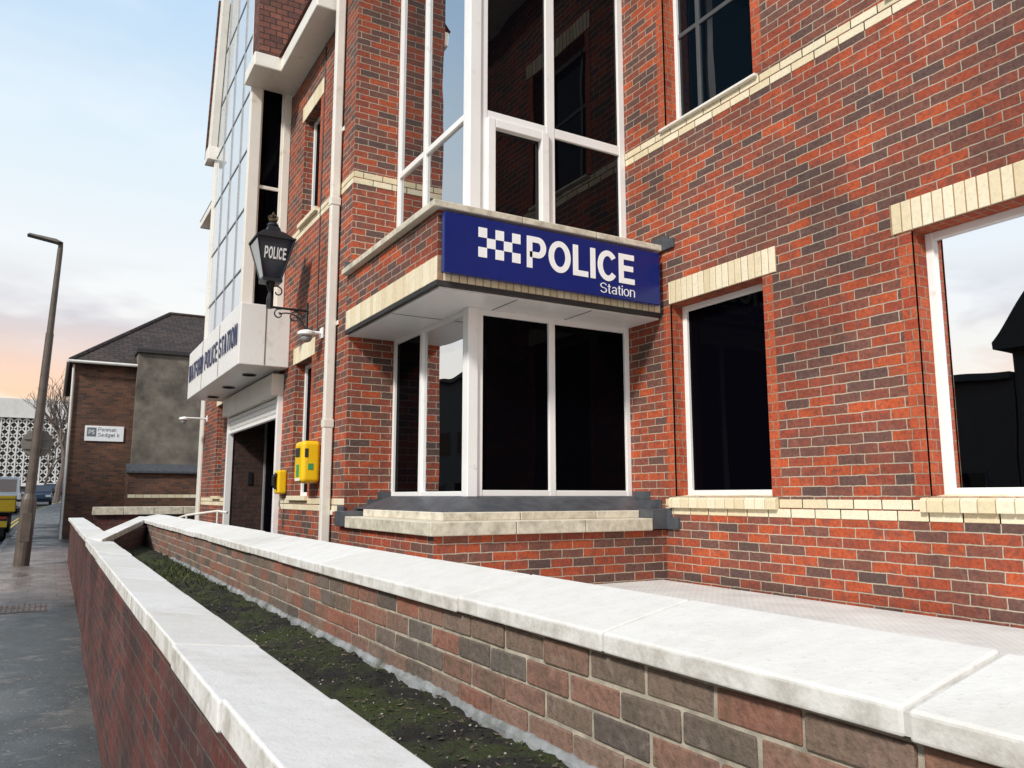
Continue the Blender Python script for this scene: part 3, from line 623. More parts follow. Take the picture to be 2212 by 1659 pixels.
letters('POLICE', lambda a, z, d: (a, LY - hw(z) + d, z), LX - .125, LX + .135, Z(2.89), Z(3.03), .002, .008, M['sign_white'], 'lettering', PL, .17, .13)
mb = MB(); mb.tube([(XE, LY, Z(2.32)), (LX - .03, LY, Z(2.32))], .016, 8); mb.tube([(LX, LY, Z(2.3)), (LX, LY, Z(2.42)), (LX, LY, Z(2.5)), (LX, LY, z0 - .03)], [.04, .04, .02, .06], 10); mb.box(XE - .02, XE - .001, LY - .03, LY + .03, Z(1.95), Z(2.42))
def scroll(cx, cz, r0, r1, a0, a1, n=16):
    mb.tube([(cx + (r0 + (r1 - r0) * k / n) * math.cos(a0 + (a1 - a0) * k / n), LY, cz + (r0 + (r1 - r0) * k / n) * math.sin(a0 + (a1 - a0) * k / n)) for k in range(n + 1)], .009, 6)
scroll(XE - .29, Z(2.05), .27, .2, 0, 1.9); scroll(XE - .16, Z(2.22), .09, .02, .2, 7); scroll(XE - .36, Z(2.24), .07, .015, 1.2, 8); scroll(LX + .09, Z(2.52), .09, .02, 3.2, -3)
mb.build('bracket', M['black'], PL)
# ------------------------------------------------------------------ cameras and boxes on the wall
def dome(x, y, z, label, s=1., wx=XE):
    t = thing('security_camera', label, 'security camera', (wx, y, z))
    mb = MB(); mb.tube([(wx, y, z + .08 * s), (x, y, z + .08 * s)], .025 * s, 8); mb.lathe([(.03 * s, .02 * s), (.1 * s, .0), (.13 * s, -.02 * s), (.13 * s, -.06 * s), (.1 * s, -.075 * s)], (x, y, z + .09 * s), 20); mb.box(wx - .02, wx - .001, y - .07 * s, y + .07 * s, z, z + .16 * s); mb.build('housing', M['white'], t, smooth=False, bevel=.004)
    mb = MB(); mb.lathe([(.085 * s, .015 * s), (.08 * s, -.03 * s), (.055 * s, -.065 * s), (.01, -.08 * s)], (x, y, z), 16); mb.build('dome', plain('smoked dome', (.3, .3, .3), .1, .05, 5), t, smooth=True)
dome(2.47, 9.05, Z(1.85), 'white dome camera on a short arm beside the drainpipe, above the yellow cabinet', .8)
dome(2.22, 16.9, Z(1.5), 'small white dome camera beyond the far end of the entrance canopy', .75)
t = thing('defibrillator_cabinet', 'larger yellow defibrillator cabinet with dark keypad beside the cream drainpipe', 'cabinet', (XE, 9.1, Z(.15)))
boxes('casing', M['yellow'], t, [(XE - .22, XE - .002, 8.93, 9.27, Z(.15), Z(.63))], .05, 5)
boxes('green_label', M['green'], t, [(XE - .224, XE - .219, 9.04, 9.15, Z(.22), Z(.36)), (XE - .15, XE - .09, 8.926, 8.931, Z(.3), Z(.37))])
boxes('keypad', M['dark'], t, [(XE - .232, XE - .219, 9.02, 9.18, Z(.45), Z(.55)), (XE - .19, XE - .15, 8.925, 8.94, Z(.44), Z(.54))], .004)
boxes('notice', M['sign_white'], t, [(XE - .224, XE - .219, 9.0, 9.2, Z(.175), Z(.205))])
t = thing('phone_box', 'smaller yellow box with black handset on the brick pier beside the entrance', 'phone box', (XE, 10.5, Z(.02)))
boxes('casing', M['yellow'], t, [(XE - .12, XE - .002, 10.4, 10.62, Z(.03), Z(.34))], .03, 4)
mb = MB(); mb.tube([(XE - .13, 10.45, Z(.1)), (XE - .17, 10.45, Z(.14)), (XE - .17, 10.45, Z(.25)), (XE - .13, 10.45, Z(.29))], .022, 8); mb.box(XE - .14, XE - .119, 10.48, 10.58, Z(.12), Z(.27)); mb.build('handset', M['black'], t)
mb = MB(); mb.tube([(XE - .05, 10.5, Z(.03)), (XE - .07, 10.5, Z(-.1)), (XE - .03, 10.48, Z(-.25)), (XE - .02, 10.5, Z(-.4))], .01, 6); mb.build('cable', M['steel'], t)
# ------------------------------------------------------------------ planter walls
JM = plain('joint mortar', (.52, .5, .46), .95, .25, 20)
def coping(parent, y0, y1, prof, step, phase):
    """prof: outline in (x,z); stones along Y"""
    y = y0
    nxt = phase
    while nxt <= y0 + .05: nxt += step
    while y < y1 - .05:
        e = min(nxt, y1); mb = MB(); dz = random.uniform(-.003, .003); dx = random.uniform(-.004, .004); tl = random.uniform(-.005, .005)
        cx = sum(p[0] for p in prof) / len(prof)
        a = [(x + dx, y + .003, z + dz + (x - cx) * tl) for x, z in prof]
        mb.prism(a, (0, e - y - .006, 0)); mb.build('coping_stone', M['stone'], parent, bevel=.008, seg=3)
        y = e; nxt += step
    cx = sum(p[0] for p in prof) / 4
    mb = MB(); mb.prism([(cx + (x - cx) * .965, y0 + .01, z + (-.007, .007, .007, -.007)[k]) for k, (x, z) in enumerate(prof)], (0, y1 - y0 - .02, 0)); mb.build('joint_mortar', JM, parent)
FW = thing('planter_wall', 'street side planter wall of dark red brick with pale stone coping', 'wall', (.5, 4, 0))
wall(fX(.407), -3, 9.9, -.3, Z(-.53)).build('brickwork', M['street_brick'], FW)
mb = MB(); mb.rec = False; mb.quad([(.615, -3, .6), (.615, 9.9, .6), (.615, 9.9, Z(-.56)), (.615, -3, Z(-.56))], (1, 0, 0)); mb.quad([(.407, 9.9, -.3), (.615, 9.9, -.3), (.615, 9.9, Z(-.55)), (.407, 9.9, Z(-.55))], (0, 1, 0)); mb.quad([(.407, -3, -.3), (.615, -3, -.3), (.615, -3, Z(-.55)), (.407, -3, Z(-.55))], (0, -1, 0)); mb.build('brickwork', M['street_brick'], FW)
coping(FW, -3, 9.9, [(.374, Z(-.466)), (.374, Z(-.542)), (.65, Z(-.565)), (.65, Z(-.5))], .81, 1.99 - 6 * .81)
BW = thing('planter_wall', 'building side planter wall of weathered brown brick with sloping white stone coping', 'wall', (1.34, 5, 0))
mb = MB(); rows = 7; fw = fX(1.24)
for r in range(rows):
    zt_ = Z(-.392) - r * .075; y = -3 - (.1125 if r % 2 else 0) + random.uniform(-.01, .01)
    while y < 13.6:
        q = min(y + .225 + random.uniform(-.006, .006), 13.6)
        j = random.uniform(-.003, .003); h = random.uniform(-.001, .001)
        p = [Vector(fw(a, z, d)) + Vector([random.uniform(-.0018, .0018) for _ in range(3)]) for z in (zt_ - .07 + h, zt_ - .005 + h) for (a, d) in ((y + .006, j), (q - .006, j), (q - .006, .08), (y + .006, .08))]
        if y < 9 or r < 5: mb.hexa(p)
        y = q
mb.build('brickwork', M['planter_brick'], BW, bevel=.004, seg=2)
mb = MB(); mb.box(1.2455, 1.43, -3, 13.6, -.2, Z(-.392)); mb.build('mortar_bed', M['mortar'], BW)
coping(BW, -3, 13.75, [(1.21, Z(-.337)), (1.21, Z(-.388)), (1.51, Z(-.34)), (1.51, Z(-.275))], .81, 1.64 - 6 * .81)
mb = MB(); mb.rec = False                                   # rough cement fillet along the foot of the wall
n = 420; prev = None
for i in range(n + 1):
    y = .2 + 9.5 * i / n; a = noise.noise((y * 1.7, 0, 0)); b = noise.noise((y * 25., 3, 0)); w_ = max(.004, .022 + .008 * a + .008 * b); h_ = max(.004, .028 + .009 * noise.noise((y * 2., 9, 0)) + .008 * noise.noise((y * 29, 5, 0)))
    zb = Z(-.70)
    cur = [(1.245, y, zb + h_), (1.232, y, zb + h_ * .93), (1.236 - w_ * .6, y, zb + h_ * .35), (1.236 - w_, y, zb - .05)]
    if prev:
        for k in range(3): mb.quad([prev[k], prev[k + 1], cur[k + 1], cur[k]], (-1, 0, 1))
    prev = cur
mb.build('cement_fillet', M['cement'], BW)
EW = thing('planter_wall', 'short sloping end wall joining the two planter walls at their far end', 'wall', (.8, 11, 0))
mb = MB(); mb.hexa([(.5, 9.75, 0), (.5, 10.0, 0), (1.3, 13.7, 0), (1.4, 13.2, 0), (.5, 9.75, Z(-.53)), (.5, 10, Z(-.53)), (1.3, 13.7, Z(-.39)), (1.4, 13.2, Z(-.39))]); mb.build('brickwork', M['street_brick'], EW)
for k in range(4):
    f0, f1 = k / 4, (k + 1) / 4 - .005; mb = MB()
    P = lambda f, s, zz: (.4 + .02 + f * .85 + s * .1, 9.95 + f * 3.75 - s * .28, Z(-.49 + f * .15) + zz)
    mb.hexa([P(f0, -.3, -.04), P(f0, 1, -.04), P(f1, 1, -.04), P(f1, -.3, -.04), P(f0, -.3, .03), P(f0, 1, .03), P(f1, 1, .03), P(f1, -.3, .03)]); mb.build('coping_stone', M['stone'], EW, bevel=.006)
SW = thing('boundary_wall', 'low red brick boundary wall with stone coping further along the pavement', 'wall', (.5, 15, 0))
mb = MB(); mb.box(.43, .64, 10.4, 20, -.2, Z(-.53)); mb.build('brickwork', M['street_brick'], SW)
coping(SW, 10.4, 20.05, [(.39, Z(-.47)), (.39, Z(-.53)), (.68, Z(-.53)), (.68, Z(-.47))], .9, 10.4)
CW = thing('ramp_wall', 'low cream coped wall beside the entrance ramp, in front of the rendered building', 'wall', (2.2, 20, .3))
mb = MB(); mb.box(.9, 4, 20.4, 20.6, -.1, Z(-.42)); mb.build('brickwork', M['street_brick'], CW)
boxes('coping_stone', M['sill_stone'], CW, [(.86 + k * .64, .86 + k * .64 + .632, 20.32, 20.68, Z(-.42), Z(-.24)) for k in range(5)], .01)
HR = thing('handrail', 'white tubular handrail by the entrance ramp behind the planter', 'handrail', (1.8, 12, 1))
mb = MB(); mb.tube([(1.75, 13.4, Z(-.34)), (1.85, 13.2, Z(-.29)), (2.2, 12.6, Z(-.22)), (2.3, 12.4, Z(-.24))], .018, 8); mb.build('rail', M['offwhite'], HR)
for x, y, z in ((1.85, 13.2, -.29), (2.2, 12.6, -.22)): mb = MB(); mb.tube([(x, y, Z(z)), (x, y, Z(-.95))], .016, 8); mb.build('post', M['offwhite'], HR)
# ---- soil, moss, litter
mb = MB(); mb.rec = False; nx, ny = 30, 380
H = lambda x, y: Z(-.69) + .024 * noise.noise((x * 5, y * 5, 0)) + .018 * noise.noise((x * 17, y * 17, 2)) + .01 * noise.noise((x * 45, y * 45, 5)) - .02 * max(0, 1 - (x - .6) / .1) - .012 * max(0, (x - 1.12) / .1)
vs = []; fs_ = []
for j in range(ny + 1):
    for i in range(nx + 1):
        x = .605 + .66 * i / nx; y = .3 + 12.9 * (j / ny) ** 1.6; vs.append((x, y, H(x, y)))
for j in range(ny):
    for i in range(nx): k = j * (nx + 1) + i; fs_.append((k, k + 1, k + nx + 2, k + nx + 1))
mb.add(vs, fs_); tag(mb.build('planter_soil', M['soil'], smooth=True), kind='structure')
mb = MB(); mb.rec = False
for _ in range(9000):
    x = random.uniform(.64, 1.22); y = .4 + 9.5 * random.random() ** 1.8
    if noise.noise((x * 4, y * 2.2, 4)) < 0. and random.random() < .9: continue
    a = random.uniform(0, 6.3); h = random.uniform(.002, .01); w = random.uniform(.003, .007); z = H(x, y) - .002
    mb.add([(x - w * math.cos(a), y - w * math.sin(a), z), (x + w * math.cos(a), y + w * math.sin(a), z), (x + random.uniform(-.012, .012), y + random.uniform(-.012, .012), z + h)], [(0, 1, 2)])
for _ in range(700):                                     # taller weeds toward the far end
    x = random.uniform(.75, 1.2); y = random.gauss(8.0, .8)
    a = random.uniform(0, 6.3); h = random.uniform(.015, .06); w = .006; z = H(x, y) - .002
    mb.add([(x - w * math.cos(a), y - w * math.sin(a), z), (x + w * math.cos(a), y + w * math.sin(a), z), (x + random.uniform(-.04, .04), y + random.uniform(-.04, .04), z + h)], [(0, 1, 2)])
tag(mb.build('moss', M['moss']), 'low green moss and weeds over the soil in the planter bed', 'moss', kind='stuff')
mb = MB(); mb.rec = False
for _ in range(3200):
    x = random.uniform(.63, 1.22); y = .4 + 8. * random.random() ** 1.8; z = H(x, y) + random.uniform(0, .006)
    a = random.uniform(0, 6.3); l = random.uniform(.005, .016); w = l * random.uniform(.2, .6); t_ = random.uniform(-.4, .4)
    ca, sa = math.cos(a), math.sin(a)
    mb.quad([(x - ca * l, y - sa * l, z), (x + sa * w, y - ca * w, z + w * t_), (x + ca * l, y + sa * l, z + .004), (x - sa * w, y + ca * w, z - w * t_)], (0, 0, 1))
tag(mb.build('leaf_litter', M['litter']), 'brown bark chips and dead leaves scattered on the planter soil', 'litter', kind='stuff')
mb = MB()
for _ in range(450):
    x = random.uniform(.66, 1.2); y = .4 + 5. * random.random() ** 1.8; s_ = random.uniform(.002, .006); z = H(x, y) + s_ * .3
    v = [Vector(d) * s_ * random.uniform(.7, 1.3) + Vector((x, y, z)) for d in ((1, 0, 0), (-1, 0, 0), (0, 1, 0), (0, -1, 0), (0, 0, .8), (0, 0, -.8))]
    mb.add(v, [(0, 2, 4), (2, 1, 4), (1, 3, 4), (3, 0, 4), (2, 0, 5), (1, 2, 5), (3, 1, 5), (0, 3, 5)])
tag(mb.build('pebbles', M['pebble']), 'small pale pebbles scattered on the planter soil', 'pebbles', kind='stuff')
# ------------------------------------------------------------------ street furniture
px, py = -.42, 19.8
LP = thing('street_lamp', 'tall brown column street lamp with flat head at the pavement edge', 'street lamp', (px, py, g(py)))
mb = MB(); b0 = g(py); mb.lathe([(.15, -.05), (.145, 1.3), (.14, 1.38), (.1, 1.5), (.09, 3.2), (.078, 5.), (.068, 5.0), (.055, 6.9), (.045, 7.05)], (px, py, b0), 16); mb.build('column', M['post'], LP, smooth=False)
mb = MB(); mb.tube([(px + .02, py, b0 + 7.02), (px - .18, py, b0 + 7.08)], .035, 8); mb.build('arm', M['steel'], LP)
mb = MB(); mb.prism([(px + .05, py - .12, b0 + 7.06), (px - .1, py - .12, b0 + 7.12), (px - .62, py - .1, b0 + 7.16), (px - .66, py - .1, b0 + 7.12), (px - .1, py - .12, b0 + 7.05)], (0, .24, 0)); mb.build('lamp_head', M['steel'], LP, bevel=.012)
boxes('access_door', M['post'], LP, [(px - .09, px + .09, py - .152, py - .14, b0 + .5, b0 + 1.1)], .004)
LP.rotation_euler = (0, R(1.9), 0)
RS = thing('round_sign', 'round traffic sign on the street lamp column, its grey back to us', 'traffic sign', (px + .02, py + .12, g(py) + 2.4))
mb = MB(); mb.lathe([(.29, 0), (.3, .004), (.3, .012), (.29, .016)], (px + .1, py + .13, b0 + 2.58), 28, 'y'); mb.build('disc', M['grey_sign'], RS)
boxes('bracket', M['steel'], RS, [(px - .15, px + .33, py + .105, py + .129, b0 + z, b0 + z + .04) for z in (2.45, 2.66)])
# ------------------------------------------------------------------ vehicles
def wheel(t, x, y, r=.31, w=.2):
    mb = MB(); mb.lathe([(r * .6, -w / 2), (r * .93, -w / 2), (r, -w * .35), (r, w * .35), (r * .93, w / 2), (r * .6, w / 2)], (x, y, r), 18, 'x'); o = mb.build('wheel', M['rubber'], t, local=True)
    mb = MB(); s = 1 if x > 0 else -1; mb.lathe([(r * .6, w * .3 * s), (r * .55, w * .52 * s), (r * .15, w * .46 * s), (.02, w * .5 * s)], (x, y, r), 14, 'x'); mb.build('rim', M['steel'], o, local=True)
def vehicle(name, label, cat, loc, rz, paint, prof, cab, W, wb, van=False, group=None):
    t = thing(name, label, cat, loc, rz, group)
    h = W / 2; L0 = prof[0][0]; L1 = max(p[0] for p in prof)
    mb = MB(); mb.prism([(-h, y, z) for y, z in prof], (W, 0, 0)); mb.build('body', paint, t, local=True, bevel=.07, seg=3)
    (yb0, yb1, yt0, yt1, zb, ztp) = cab; i = .06 if van else .17
    mb = MB(); mb.hexa([(-h + .03, yb0, zb), (h - .03, yb0, zb), (h - .03, yb1, zb), (-h + .03, yb1, zb), (-h + i, yt0, ztp), (h - i, yt0, ztp), (h - i, yt1, ztp), (-h + i, yt1, ztp)]); mb.build('cabin', paint, t, local=True, bevel=.06, seg=3)
    def lerp(a, b, f): return a + (b - a) * f
    zA, zB = lerp(zb, ztp, .15), lerp(zb, ztp, .85); xa, xb = lerp(h - .03, h - i, .15), lerp(h - .03, h - i, .85)
    for (q0, q1, s, nm) in ((yb0, yt0, -1, 'rear_window'), (yb1, yt1, 1, 'windscreen')):
        ya, yb = lerp(q0, q1, .15) + .012 * s, lerp(q0, q1, .85) + .012 * s; mb = MB()
        mb.hexa([(-xa + .1, ya - .02 * s, zA), (xa - .1, ya - .02 * s, zA), (xa - .1, ya, zA), (-xa + .1, ya, zA), (-xb + .08, yb - .02 * s, zB), (xb - .08, yb - .02 * s, zB), (xb - .08, yb, zB), (-xb + .08, yb, zB)]); mb.build(nm, M['car_glass'], t, local=True)
    for s in (-1, 1):
        f0, f1 = (.55, .95) if van else (.08, .92); mb = MB()
        ya0, ya1 = lerp(yb0, yb1, f0), lerp(yb0, yb1, f1); yc0, yc1 = lerp(yt0, yt1, f0), lerp(yt0, yt1, f1)
        mb.hexa([(s * (xa - .01), ya0, zA), (s * (xa - .01), ya1, zA), (s * (xa + .012), ya1, zA), (s * (xa + .012), ya0, zA), (s * (xb - .01), yc0, zB), (s * (xb - .01), yc1, zB), (s * (xb + .012), yc1, zB), (s * (xb + .012), yc0, zB)]); mb.build('side_window', M['car_glass'], t, local=True)
        for yw in wb: wheel(t, s * (h - .1), yw)
        mb = MB(); mb.box(s * (h - .3), s * (h - .08), L0 - .02, L0 + .06, .68, .95 if van else .85); mb.build('tail_light', M['red_lamp'], t, local=True, bevel=.02)
        mb = MB(); mb.box(s * (h - .42), s * (h - .08), L1 - .1, L1 + .015, .6, .75); mb.build('headlight', M['sign_white'], t, local=True, bevel=.02)
        mb = MB(); mb.box(s * h, s * (h + .17), yb1 - .35, yb1 - .25, zb + .02, zb + .16); mb.build('wing_mirror', paint, t, local=True, bevel=.03)
    mb = MB(); mb.box(-.26, .26, L0 - .022, L0 + .02, .48, .6); mb.build('number_plate', M['plate_yellow'], t, local=True)
    mb = MB(); mb.box(-h + .04, h - .04, L0 - .012, L0 + .1, .26, .46); mb.build('bumper', M['dark'], t, local=True, bevel=.03)
    return t
def at_ground(x, y): return (x, y, g(y) - .12)
CARP = [(-2.1, .3), (-2.15, .7), (-2.05, .95), (1., .95), (2.0, .78), (2.12, .5), (2.05, .25)]
vehicle('parked_van', 'white van seen from behind near the left edge beyond the moped', 'van', at_ground(-2.42, 54), 0, plain('van white', (.75, .76, .77), .3, .03, 2), [(-2.3, .28), (-2.36, .6), (-2.3, 1.1), (1.5, 1.1), (2.3, .9), (2.4, .5), (2.35, .28)], (-2.28, 1.5, -2.2, .8, 1.05, 2.02), 1.85, (-1.5, 1.5), van=True)
vehicle('parked_car', 'dark blue car facing us by the kerb, right of the white van', 'car', at_ground(-.75, 70), math.pi, plain('navy paint', (.02, .035, .07), .25, .05, 2), CARP, (-2.0, 1.1, -1.5, .3, .93, 1.5), 1.8, (-1.3, 1.3))
vehicle('parked_car', 'small black car furthest away along the kerb below the bare tree', 'car', at_ground(.35, 92), 0, plain('black paint', (.012, .012, .014), .25, .05, 2), CARP, (-2.0, 1.1, -1.5, .3, .93, 1.48), 1.75, (-1.3, 1.3))
MP = thing('delivery_moped', 'black moped with big yellow top box at the left edge of the view', 'moped', at_ground(-1.2, 30), 0)
for y in (-.62, .62):
    mb = MB(); mb.lathe([(.17, -.05), (.22, -.055), (.25, -.03), (.25, .03), (.22, .055), (.17, .05)], (0, y, .25), 18, 'x'); o = mb.build('wheel', M['rubber'], MP, local=True); mb = MB(); mb.lathe([(.17, -.03), (.05, -.04), (.05, .04), (.17, .03)], (0, y, .25), 12, 'x'); mb.build('rim', M['steel'], o, local=True)
mb = MB(); mb.prism([(-.17, -.78, .5), (-.17, -.75, .78), (-.17, .0, .74), (-.17, .12, .4), (-.17, .45, .36), (-.17, .55, .95), (-.17, .62, .95), (-.17, .56, .26), (-.17, -.3, .24)], (.34, 0, 0)); mb.build('body', M['black'], MP, local=True, bevel=.04)
mb = MB(); mb.box(-.15, .15, -.75, .0, .77, .87); mb.build('seat', M['rubber'], MP, local=True, bevel=.04)
mb = MB(); mb.box(-.3, .3, -1.0, -.42, .9, 1.4); bx_ = mb.build('top_box', M['yellow'], MP, local=True, bevel=.03); mb = MB(); mb.box(-.31, .31, -1.01, -.41, 1.28, 1.305); mb.build('lid_seam', M['dark'], bx_, local=True)
mb = MB(); mb.tube([(-.34, .48, 1.05), (0, .58, 1.0), (.34, .48, 1.05)], .018, 8); mb.build('handlebar', M['black'], MP, local=True)
for s in (-1, 1): mb = MB(); mb.tube([(s * .28, .5, 1.05), (s * .34, .5, 1.22)], .008, 6); mb.box(s * .27, s * .41, .5, .52, 1.2, 1.28); mb.build('mirror', M['black'], MP, local=True)
mb = MB(); mb.box(-.1, .1, -.83, -.77, .68, .76); mb.build('tail_light', M['red_lamp'], MP, local=True, bevel=.01)
mb = MB(); mb.box(-.115, .115, -.86, -.84, .44, .62); mb.build('number_plate', M['plate_yellow'], MP, local=True)
mb = MB(); mb.box(-.09, .09, -.84, -.5, .4, .5); mb.build('mudguard', M['black'], MP, local=True)
# ------------------------------------------------------------------ far brick building with business sign
FB = thing('brick_building', 'two storey brown brick building with rendered side and dark hipped roof beyond the station', 'building', (3, 30, g(28)))
Yp = 28.
mb = MB(); mb.rec = False; mb.quad([(.42, Yp, 0), (2.2, Yp, 0), (2.2, Yp, Z(4.18)), (.42, Yp, Z(4.18))], (0, -1, 0)); mb.build('brick_wall', M['far_brick'], FB)
mb = MB(); mb.rec = False; mb.quad([(.42, Yp, 0), (.42, 38, 0), (.42, 38, Z(4.15)), (.42, Yp, Z(4.15))], (-1, 0, 0)); mb.build('brick_wall', M['far_brick'], FB)
boxes('rendered_wall', M['render'], FB, [(2.15, 9, Yp - .35, Yp + 3, Z(1.0), Z(4.6))])
boxes('parapet', M['dark'], FB, [(2.1, 9, Yp - .45, Yp + 3, Z(4.6), Z(4.72))])
boxes('lean_to', M['far_brick'], FB, [(2.05, 9, Yp - .9, Yp, 0, Z(.72))])
mb = MB(); mb.prism([(2.0, Yp - 1.0, Z(.72)), (2.0, Yp - 1.0, Z(.78)), (2.0, Yp - .35, Z(1.02)), (2.0, Yp - .35, Z(.72))], (7, 0, 0)); mb.build('lean_to_roof', M['lead'], FB)
mb = MB(); bricks_row(mb, fY(Yp - .9), 2.06, 8, Z(-.05), Z(.06), .225); mb.build('brick_band', [M['cream'], M['cream_mortar']], FB)
mb = MB(); e0 = Z(4.2)
mb.add([(.25, Yp - .2, e0), (9, Yp - .2, e0), (9, 33, Z(7.1)), (3.6, 33, Z(7.1)), (.25, 38.2, e0), (9, 38.2, e0)], [(0, 1, 2, 3), (0, 3, 4), (4, 3, 2, 5), (0, 4, 5, 1), (1, 5, 2)]); rf = mb.build('roof', M['dark_tile'], FB)
mb = MB(); mb.tube([(.25, Yp - .2, e0 + .02), (3.6, 33, Z(7.13))], .07, 6); mb.build('ridge_tiles', M['dark_tile'], rf)
mb = MB(); mb.tube([(3.6, 33, Z(7.13)), (9, 33, Z(7.13))], .07, 6); mb.build('ridge_tiles', M['dark_tile'], rf)
for q in ([(.2, Yp - .26, e0 - .03), (2.15, Yp - .26, e0 - .03)], [(.2, Yp - .26, e0 - .03), (.2, 38, e0 - .03)]): mb = MB(); mb.tube(q, .05, 8); mb.build('gutter', M['offwhite'], FB)
mb = MB(); mb.tube([(.36, Yp - .06, e0 - .1), (.36, Yp - .06, .2)], .035, 8); mb.build('drainpipe', M['offwhite'], FB)
BS = thing('business_sign', 'white board reading Penman Sedgwick with grey PS square on the brown brick building', 'sign', (1.35, Yp, Z(1.7)))
boxes('board', M['sign_white'], BS, [(.8, 1.9, Yp - .04, Yp - .003, Z(1.72), Z(2.2))], .005)
fp = fY(Yp - .042); grey = plain('sign grey', (.16, .18, .2), .5, .05, 5)
mb = MB(); fbox(mb, fp, .86, 1.12, Z(1.86), Z(2.14), -.002, .001); mb.build('logo_square', grey, BS)
letters('PS', fp, .91, 1.07, Z(1.93), Z(2.07), -.002, .003, M['sign_white'], 'lettering', BS, .13, .12)
letters('Penman', fp, 1.17, 1.68, Z(2.03), Z(2.15), .001, .003, grey, 'lettering', BS, .12, .1); letters('Sedgwick', fp, 1.17, 1.78, Z(1.86), Z(1.98), .001, .003, grey, 'lettering', BS, .12, .1)
# ------------------------------------------------------------------ lattice fronted block at the end of the street
OB = thing('office_block', 'pale concrete block with white lattice screen closing the end of the street', 'building', (-2, 112, g(112)))
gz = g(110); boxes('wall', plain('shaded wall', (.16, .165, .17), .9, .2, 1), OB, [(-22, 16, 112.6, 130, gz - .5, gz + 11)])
boxes('roof_band', M['concrete'], OB, [(-22, 16, 111.6, 131, gz + 9.3, gz + 11.6), (-22, 16, 111.7, 112.6, gz + 1.1, gz + 1.5)])
mb = MB(); s = .86
for i in range(int(38 / s) + 1):
    x = -22 + i * s
    for j in range(9):
        z = gz + 1.55 + j * s
        for (dx0, dx1) in ((0, s), (s, 0)):
            mb.prism([(x + dx0 - .1, 111.9, z), (x + dx0 + .1, 111.9, z), (x + dx1 + .1, 111.9, z + s), (x + dx1 - .1, 111.9, z + s)], (0, .2, 0))
    mb.box(x - .08, x + .08, 111.85, 112.2, gz + 1.5, gz + 9.3)
mb.build('lattice_screen', M['concrete'], OB)
# bare tree
def tree(name, label, x, y, h, seed, group=None):
    rnd = random.Random(seed); t = thing(name, label, 'tree', (x, y, g(y)))
    tr = MB(); cr = MB()
    def grow(p, d, l, r, lev):
        pts = [p]; q = p.copy(); dd = d.copy()
        for k in range(3):
            dd = (dd + Vector((rnd.uniform(-.16, .16), rnd.uniform(-.16, .16), rnd.uniform(-.05, .12)))).normalized(); q = q + dd * l / 3; pts.append(q.copy())
        (tr if lev < 2 else cr).tube(pts, [r, r * .88, r * .76, r * .62], 7 if lev < 2 else 4, cap=False)
        if lev >= 6: return
        for k in range(3 if lev < 4 else 2):
            i = rnd.choice((1, 2, 3)) if lev and k else 3
            sp = .75 if lev else .5; nd = (dd + Vector((rnd.uniform(-sp, sp), rnd.uniform(-sp, sp), rnd.uniform(-.05, .4)))).normalized()
            grow(pts[i], nd, l * rnd.uniform(.62, .82), max(.014, r * .58), lev + 1)
    grow(Vector((x, y, g(y) - .1)), Vector((.02, 0, 1)), h * .3, h * .022, 0)
    tr.rec = cr.rec = False
    tr.build('trunk', M['bark'], t); cr.build('crown', M['bark'], t)
tree('bare_tree', 'tall leafless tree at the far end of the street before the lattice block', .5, 78, 12.2, 5)
tree('bare_tree', 'smaller leafless tree low behind the street lamp column', -.6, 96, 8., 9)
# ------------------------------------------------------------------ across the road (seen in the window reflections)
def opp(label, y0, y1, zt_, roof, xf=-12, xb=-22):
    t = thing('opposite_house', label, 'house', (xf - 4, (y0 + y1) / 2, g(y0)))
    mb = MB(); mb.box(xb, xf, y0, y1, -.5, zt_); mb.build('wall', M['opp_wall_silhouette'], t)
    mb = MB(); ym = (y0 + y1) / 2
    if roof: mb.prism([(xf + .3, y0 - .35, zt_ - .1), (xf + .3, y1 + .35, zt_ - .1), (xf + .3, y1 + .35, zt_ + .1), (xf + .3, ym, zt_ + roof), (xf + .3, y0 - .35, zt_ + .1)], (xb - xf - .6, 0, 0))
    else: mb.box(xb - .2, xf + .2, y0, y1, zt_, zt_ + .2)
    mb.build('roof', M['opp_silhouette'], t)
    k = y0 + 1
    while k + 1.2 < y1:
        for z in (1.2, 4.0):
            if z + 1.4 < zt_:
                mb = MB(); mb.box(xf - .05, xf + .03, k, k + 1.1, z, z + 1.3); w = mb.build('window', M['opp_silhouette'], t); mb = MB(); mb.box(xf + .025, xf + .038, k + .07, k + 1.03, z + .07, z + 1.23); mb.build('pane', M['glass_black'], w)
        k += 2.6
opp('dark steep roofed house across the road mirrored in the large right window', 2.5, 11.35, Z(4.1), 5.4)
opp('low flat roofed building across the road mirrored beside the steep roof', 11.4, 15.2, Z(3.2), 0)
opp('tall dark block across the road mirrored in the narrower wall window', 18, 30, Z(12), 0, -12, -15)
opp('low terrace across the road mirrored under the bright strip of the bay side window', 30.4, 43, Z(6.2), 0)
opp('tall block further along across the road mirrored in the bay side window', 44.4, 62, Z(19), 0, -12, -13)
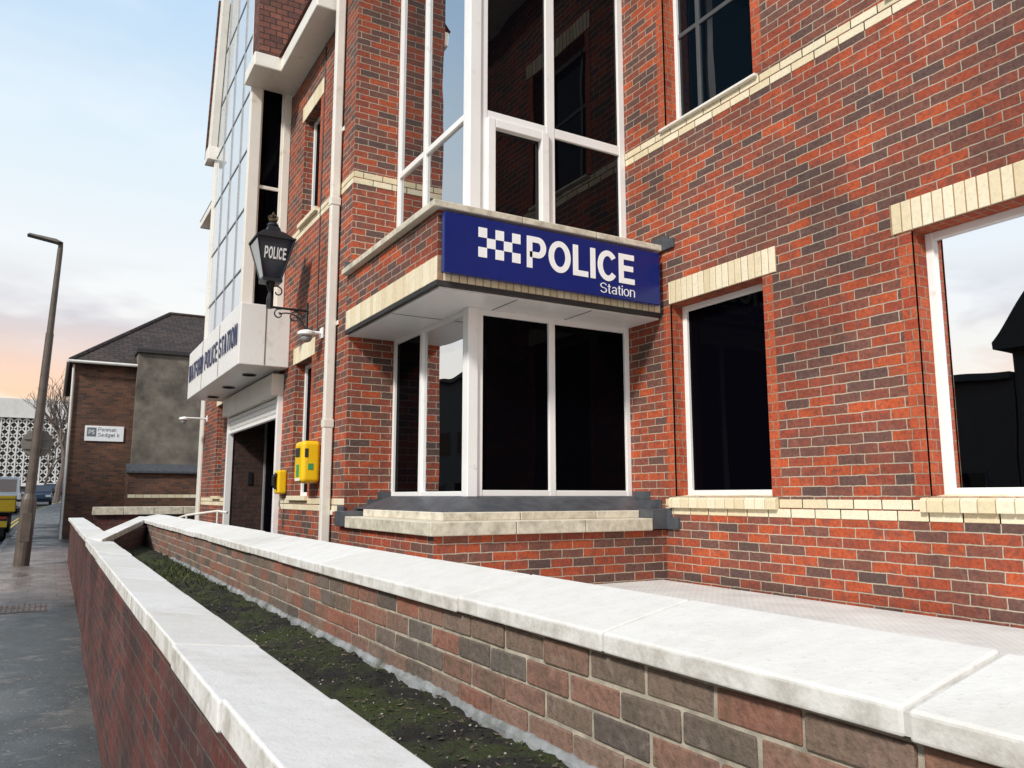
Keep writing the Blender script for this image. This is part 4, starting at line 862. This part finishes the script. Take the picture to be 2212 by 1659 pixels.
# ------------------------------------------------------------------ sky and sun
W = bpy.data.worlds.new('World'); SC.world = W; W.use_nodes = True; nt = W.node_tree; bg = nt.nodes['Background']
SE, SA = R(38), R(-118)          # sun high over the houses across the road, azimuth measured from +Y towards +X
sky = N(nt, 'TexSky', sky_type='NISHITA', sun_disc=False, sun_elevation=SE, sun_rotation=SA, air_density=1., dust_density=1.5, ozone_density=1.)
tc = N(nt, 'TexCoord'); sp = N(nt, 'SeparateXYZ'); L(nt, tc.outputs['Generated'], sp.inputs[0]); z = sp.outputs[2]
haze = ramp(nt, z, [(0, (7.6, 6.4, 4.8)), (.1, (7.5, 6.6, 5.4)), (.22, (6.9, 6.9, 6.7)), (.4, (5.5, 6.4, 7.0)), (.58, (3.3, 4.9, 6.7)), (.85, (2.4, 3.2, 4.2))])
c = mixc(nt, .88, sky.outputs[0], haze)
mp = N(nt, 'Mapping'); mp.inputs['Scale'].default_value = (1., 1., 3.2); L(nt, tc.outputs['Generated'], mp.inputs[0])
cn_ = noise_(nt, mp.outputs[0], 3.4, 4., .58)
mask = ramp(nt, z, [(.02, (.4,) * 3), (.1, (1,) * 3), (.19, (.85,) * 3), (.27, (0,) * 3)])
fac = math_(nt, 'MULTIPLY', ramp(nt, cn_, [(.45, (0,) * 3), (.58, (.95,) * 3)]), mask)
c = mixc(nt, fac, c, ramp(nt, z, [(.06, (7.6, 4.9, 2.8)), (.13, (7.0, 4.7, 3.5)), (.2, (4.0, 3.9, 4.4))]))
wis = ramp(nt, noise_(nt, mp.outputs[0], 2.1, 4., .6), [(.5, (0,) * 3), (.78, (.4,) * 3)])
c = mixc(nt, wis, c, (6.6, 6.8, 7.0))
L(nt, c, bg.inputs['Color']); bg.inputs['Strength'].default_value = .15
sl = bpy.data.lights.new('Sun', 'SUN'); so = bpy.data.objects.new('Sun', sl); C.objects.link(so)
sl.energy = 3.7; sl.angle = R(7); sl.color = (1, .95, .88)
d = Vector((math.sin(SA) * math.cos(SE), math.cos(SA) * math.cos(SE), math.sin(SE)))
so.rotation_euler = d.to_track_quat('Z', 'Y').to_euler()
SC.view_settings.view_transform = 'Standard'; SC.view_settings.look = 'None'; SC.view_settings.exposure = 0
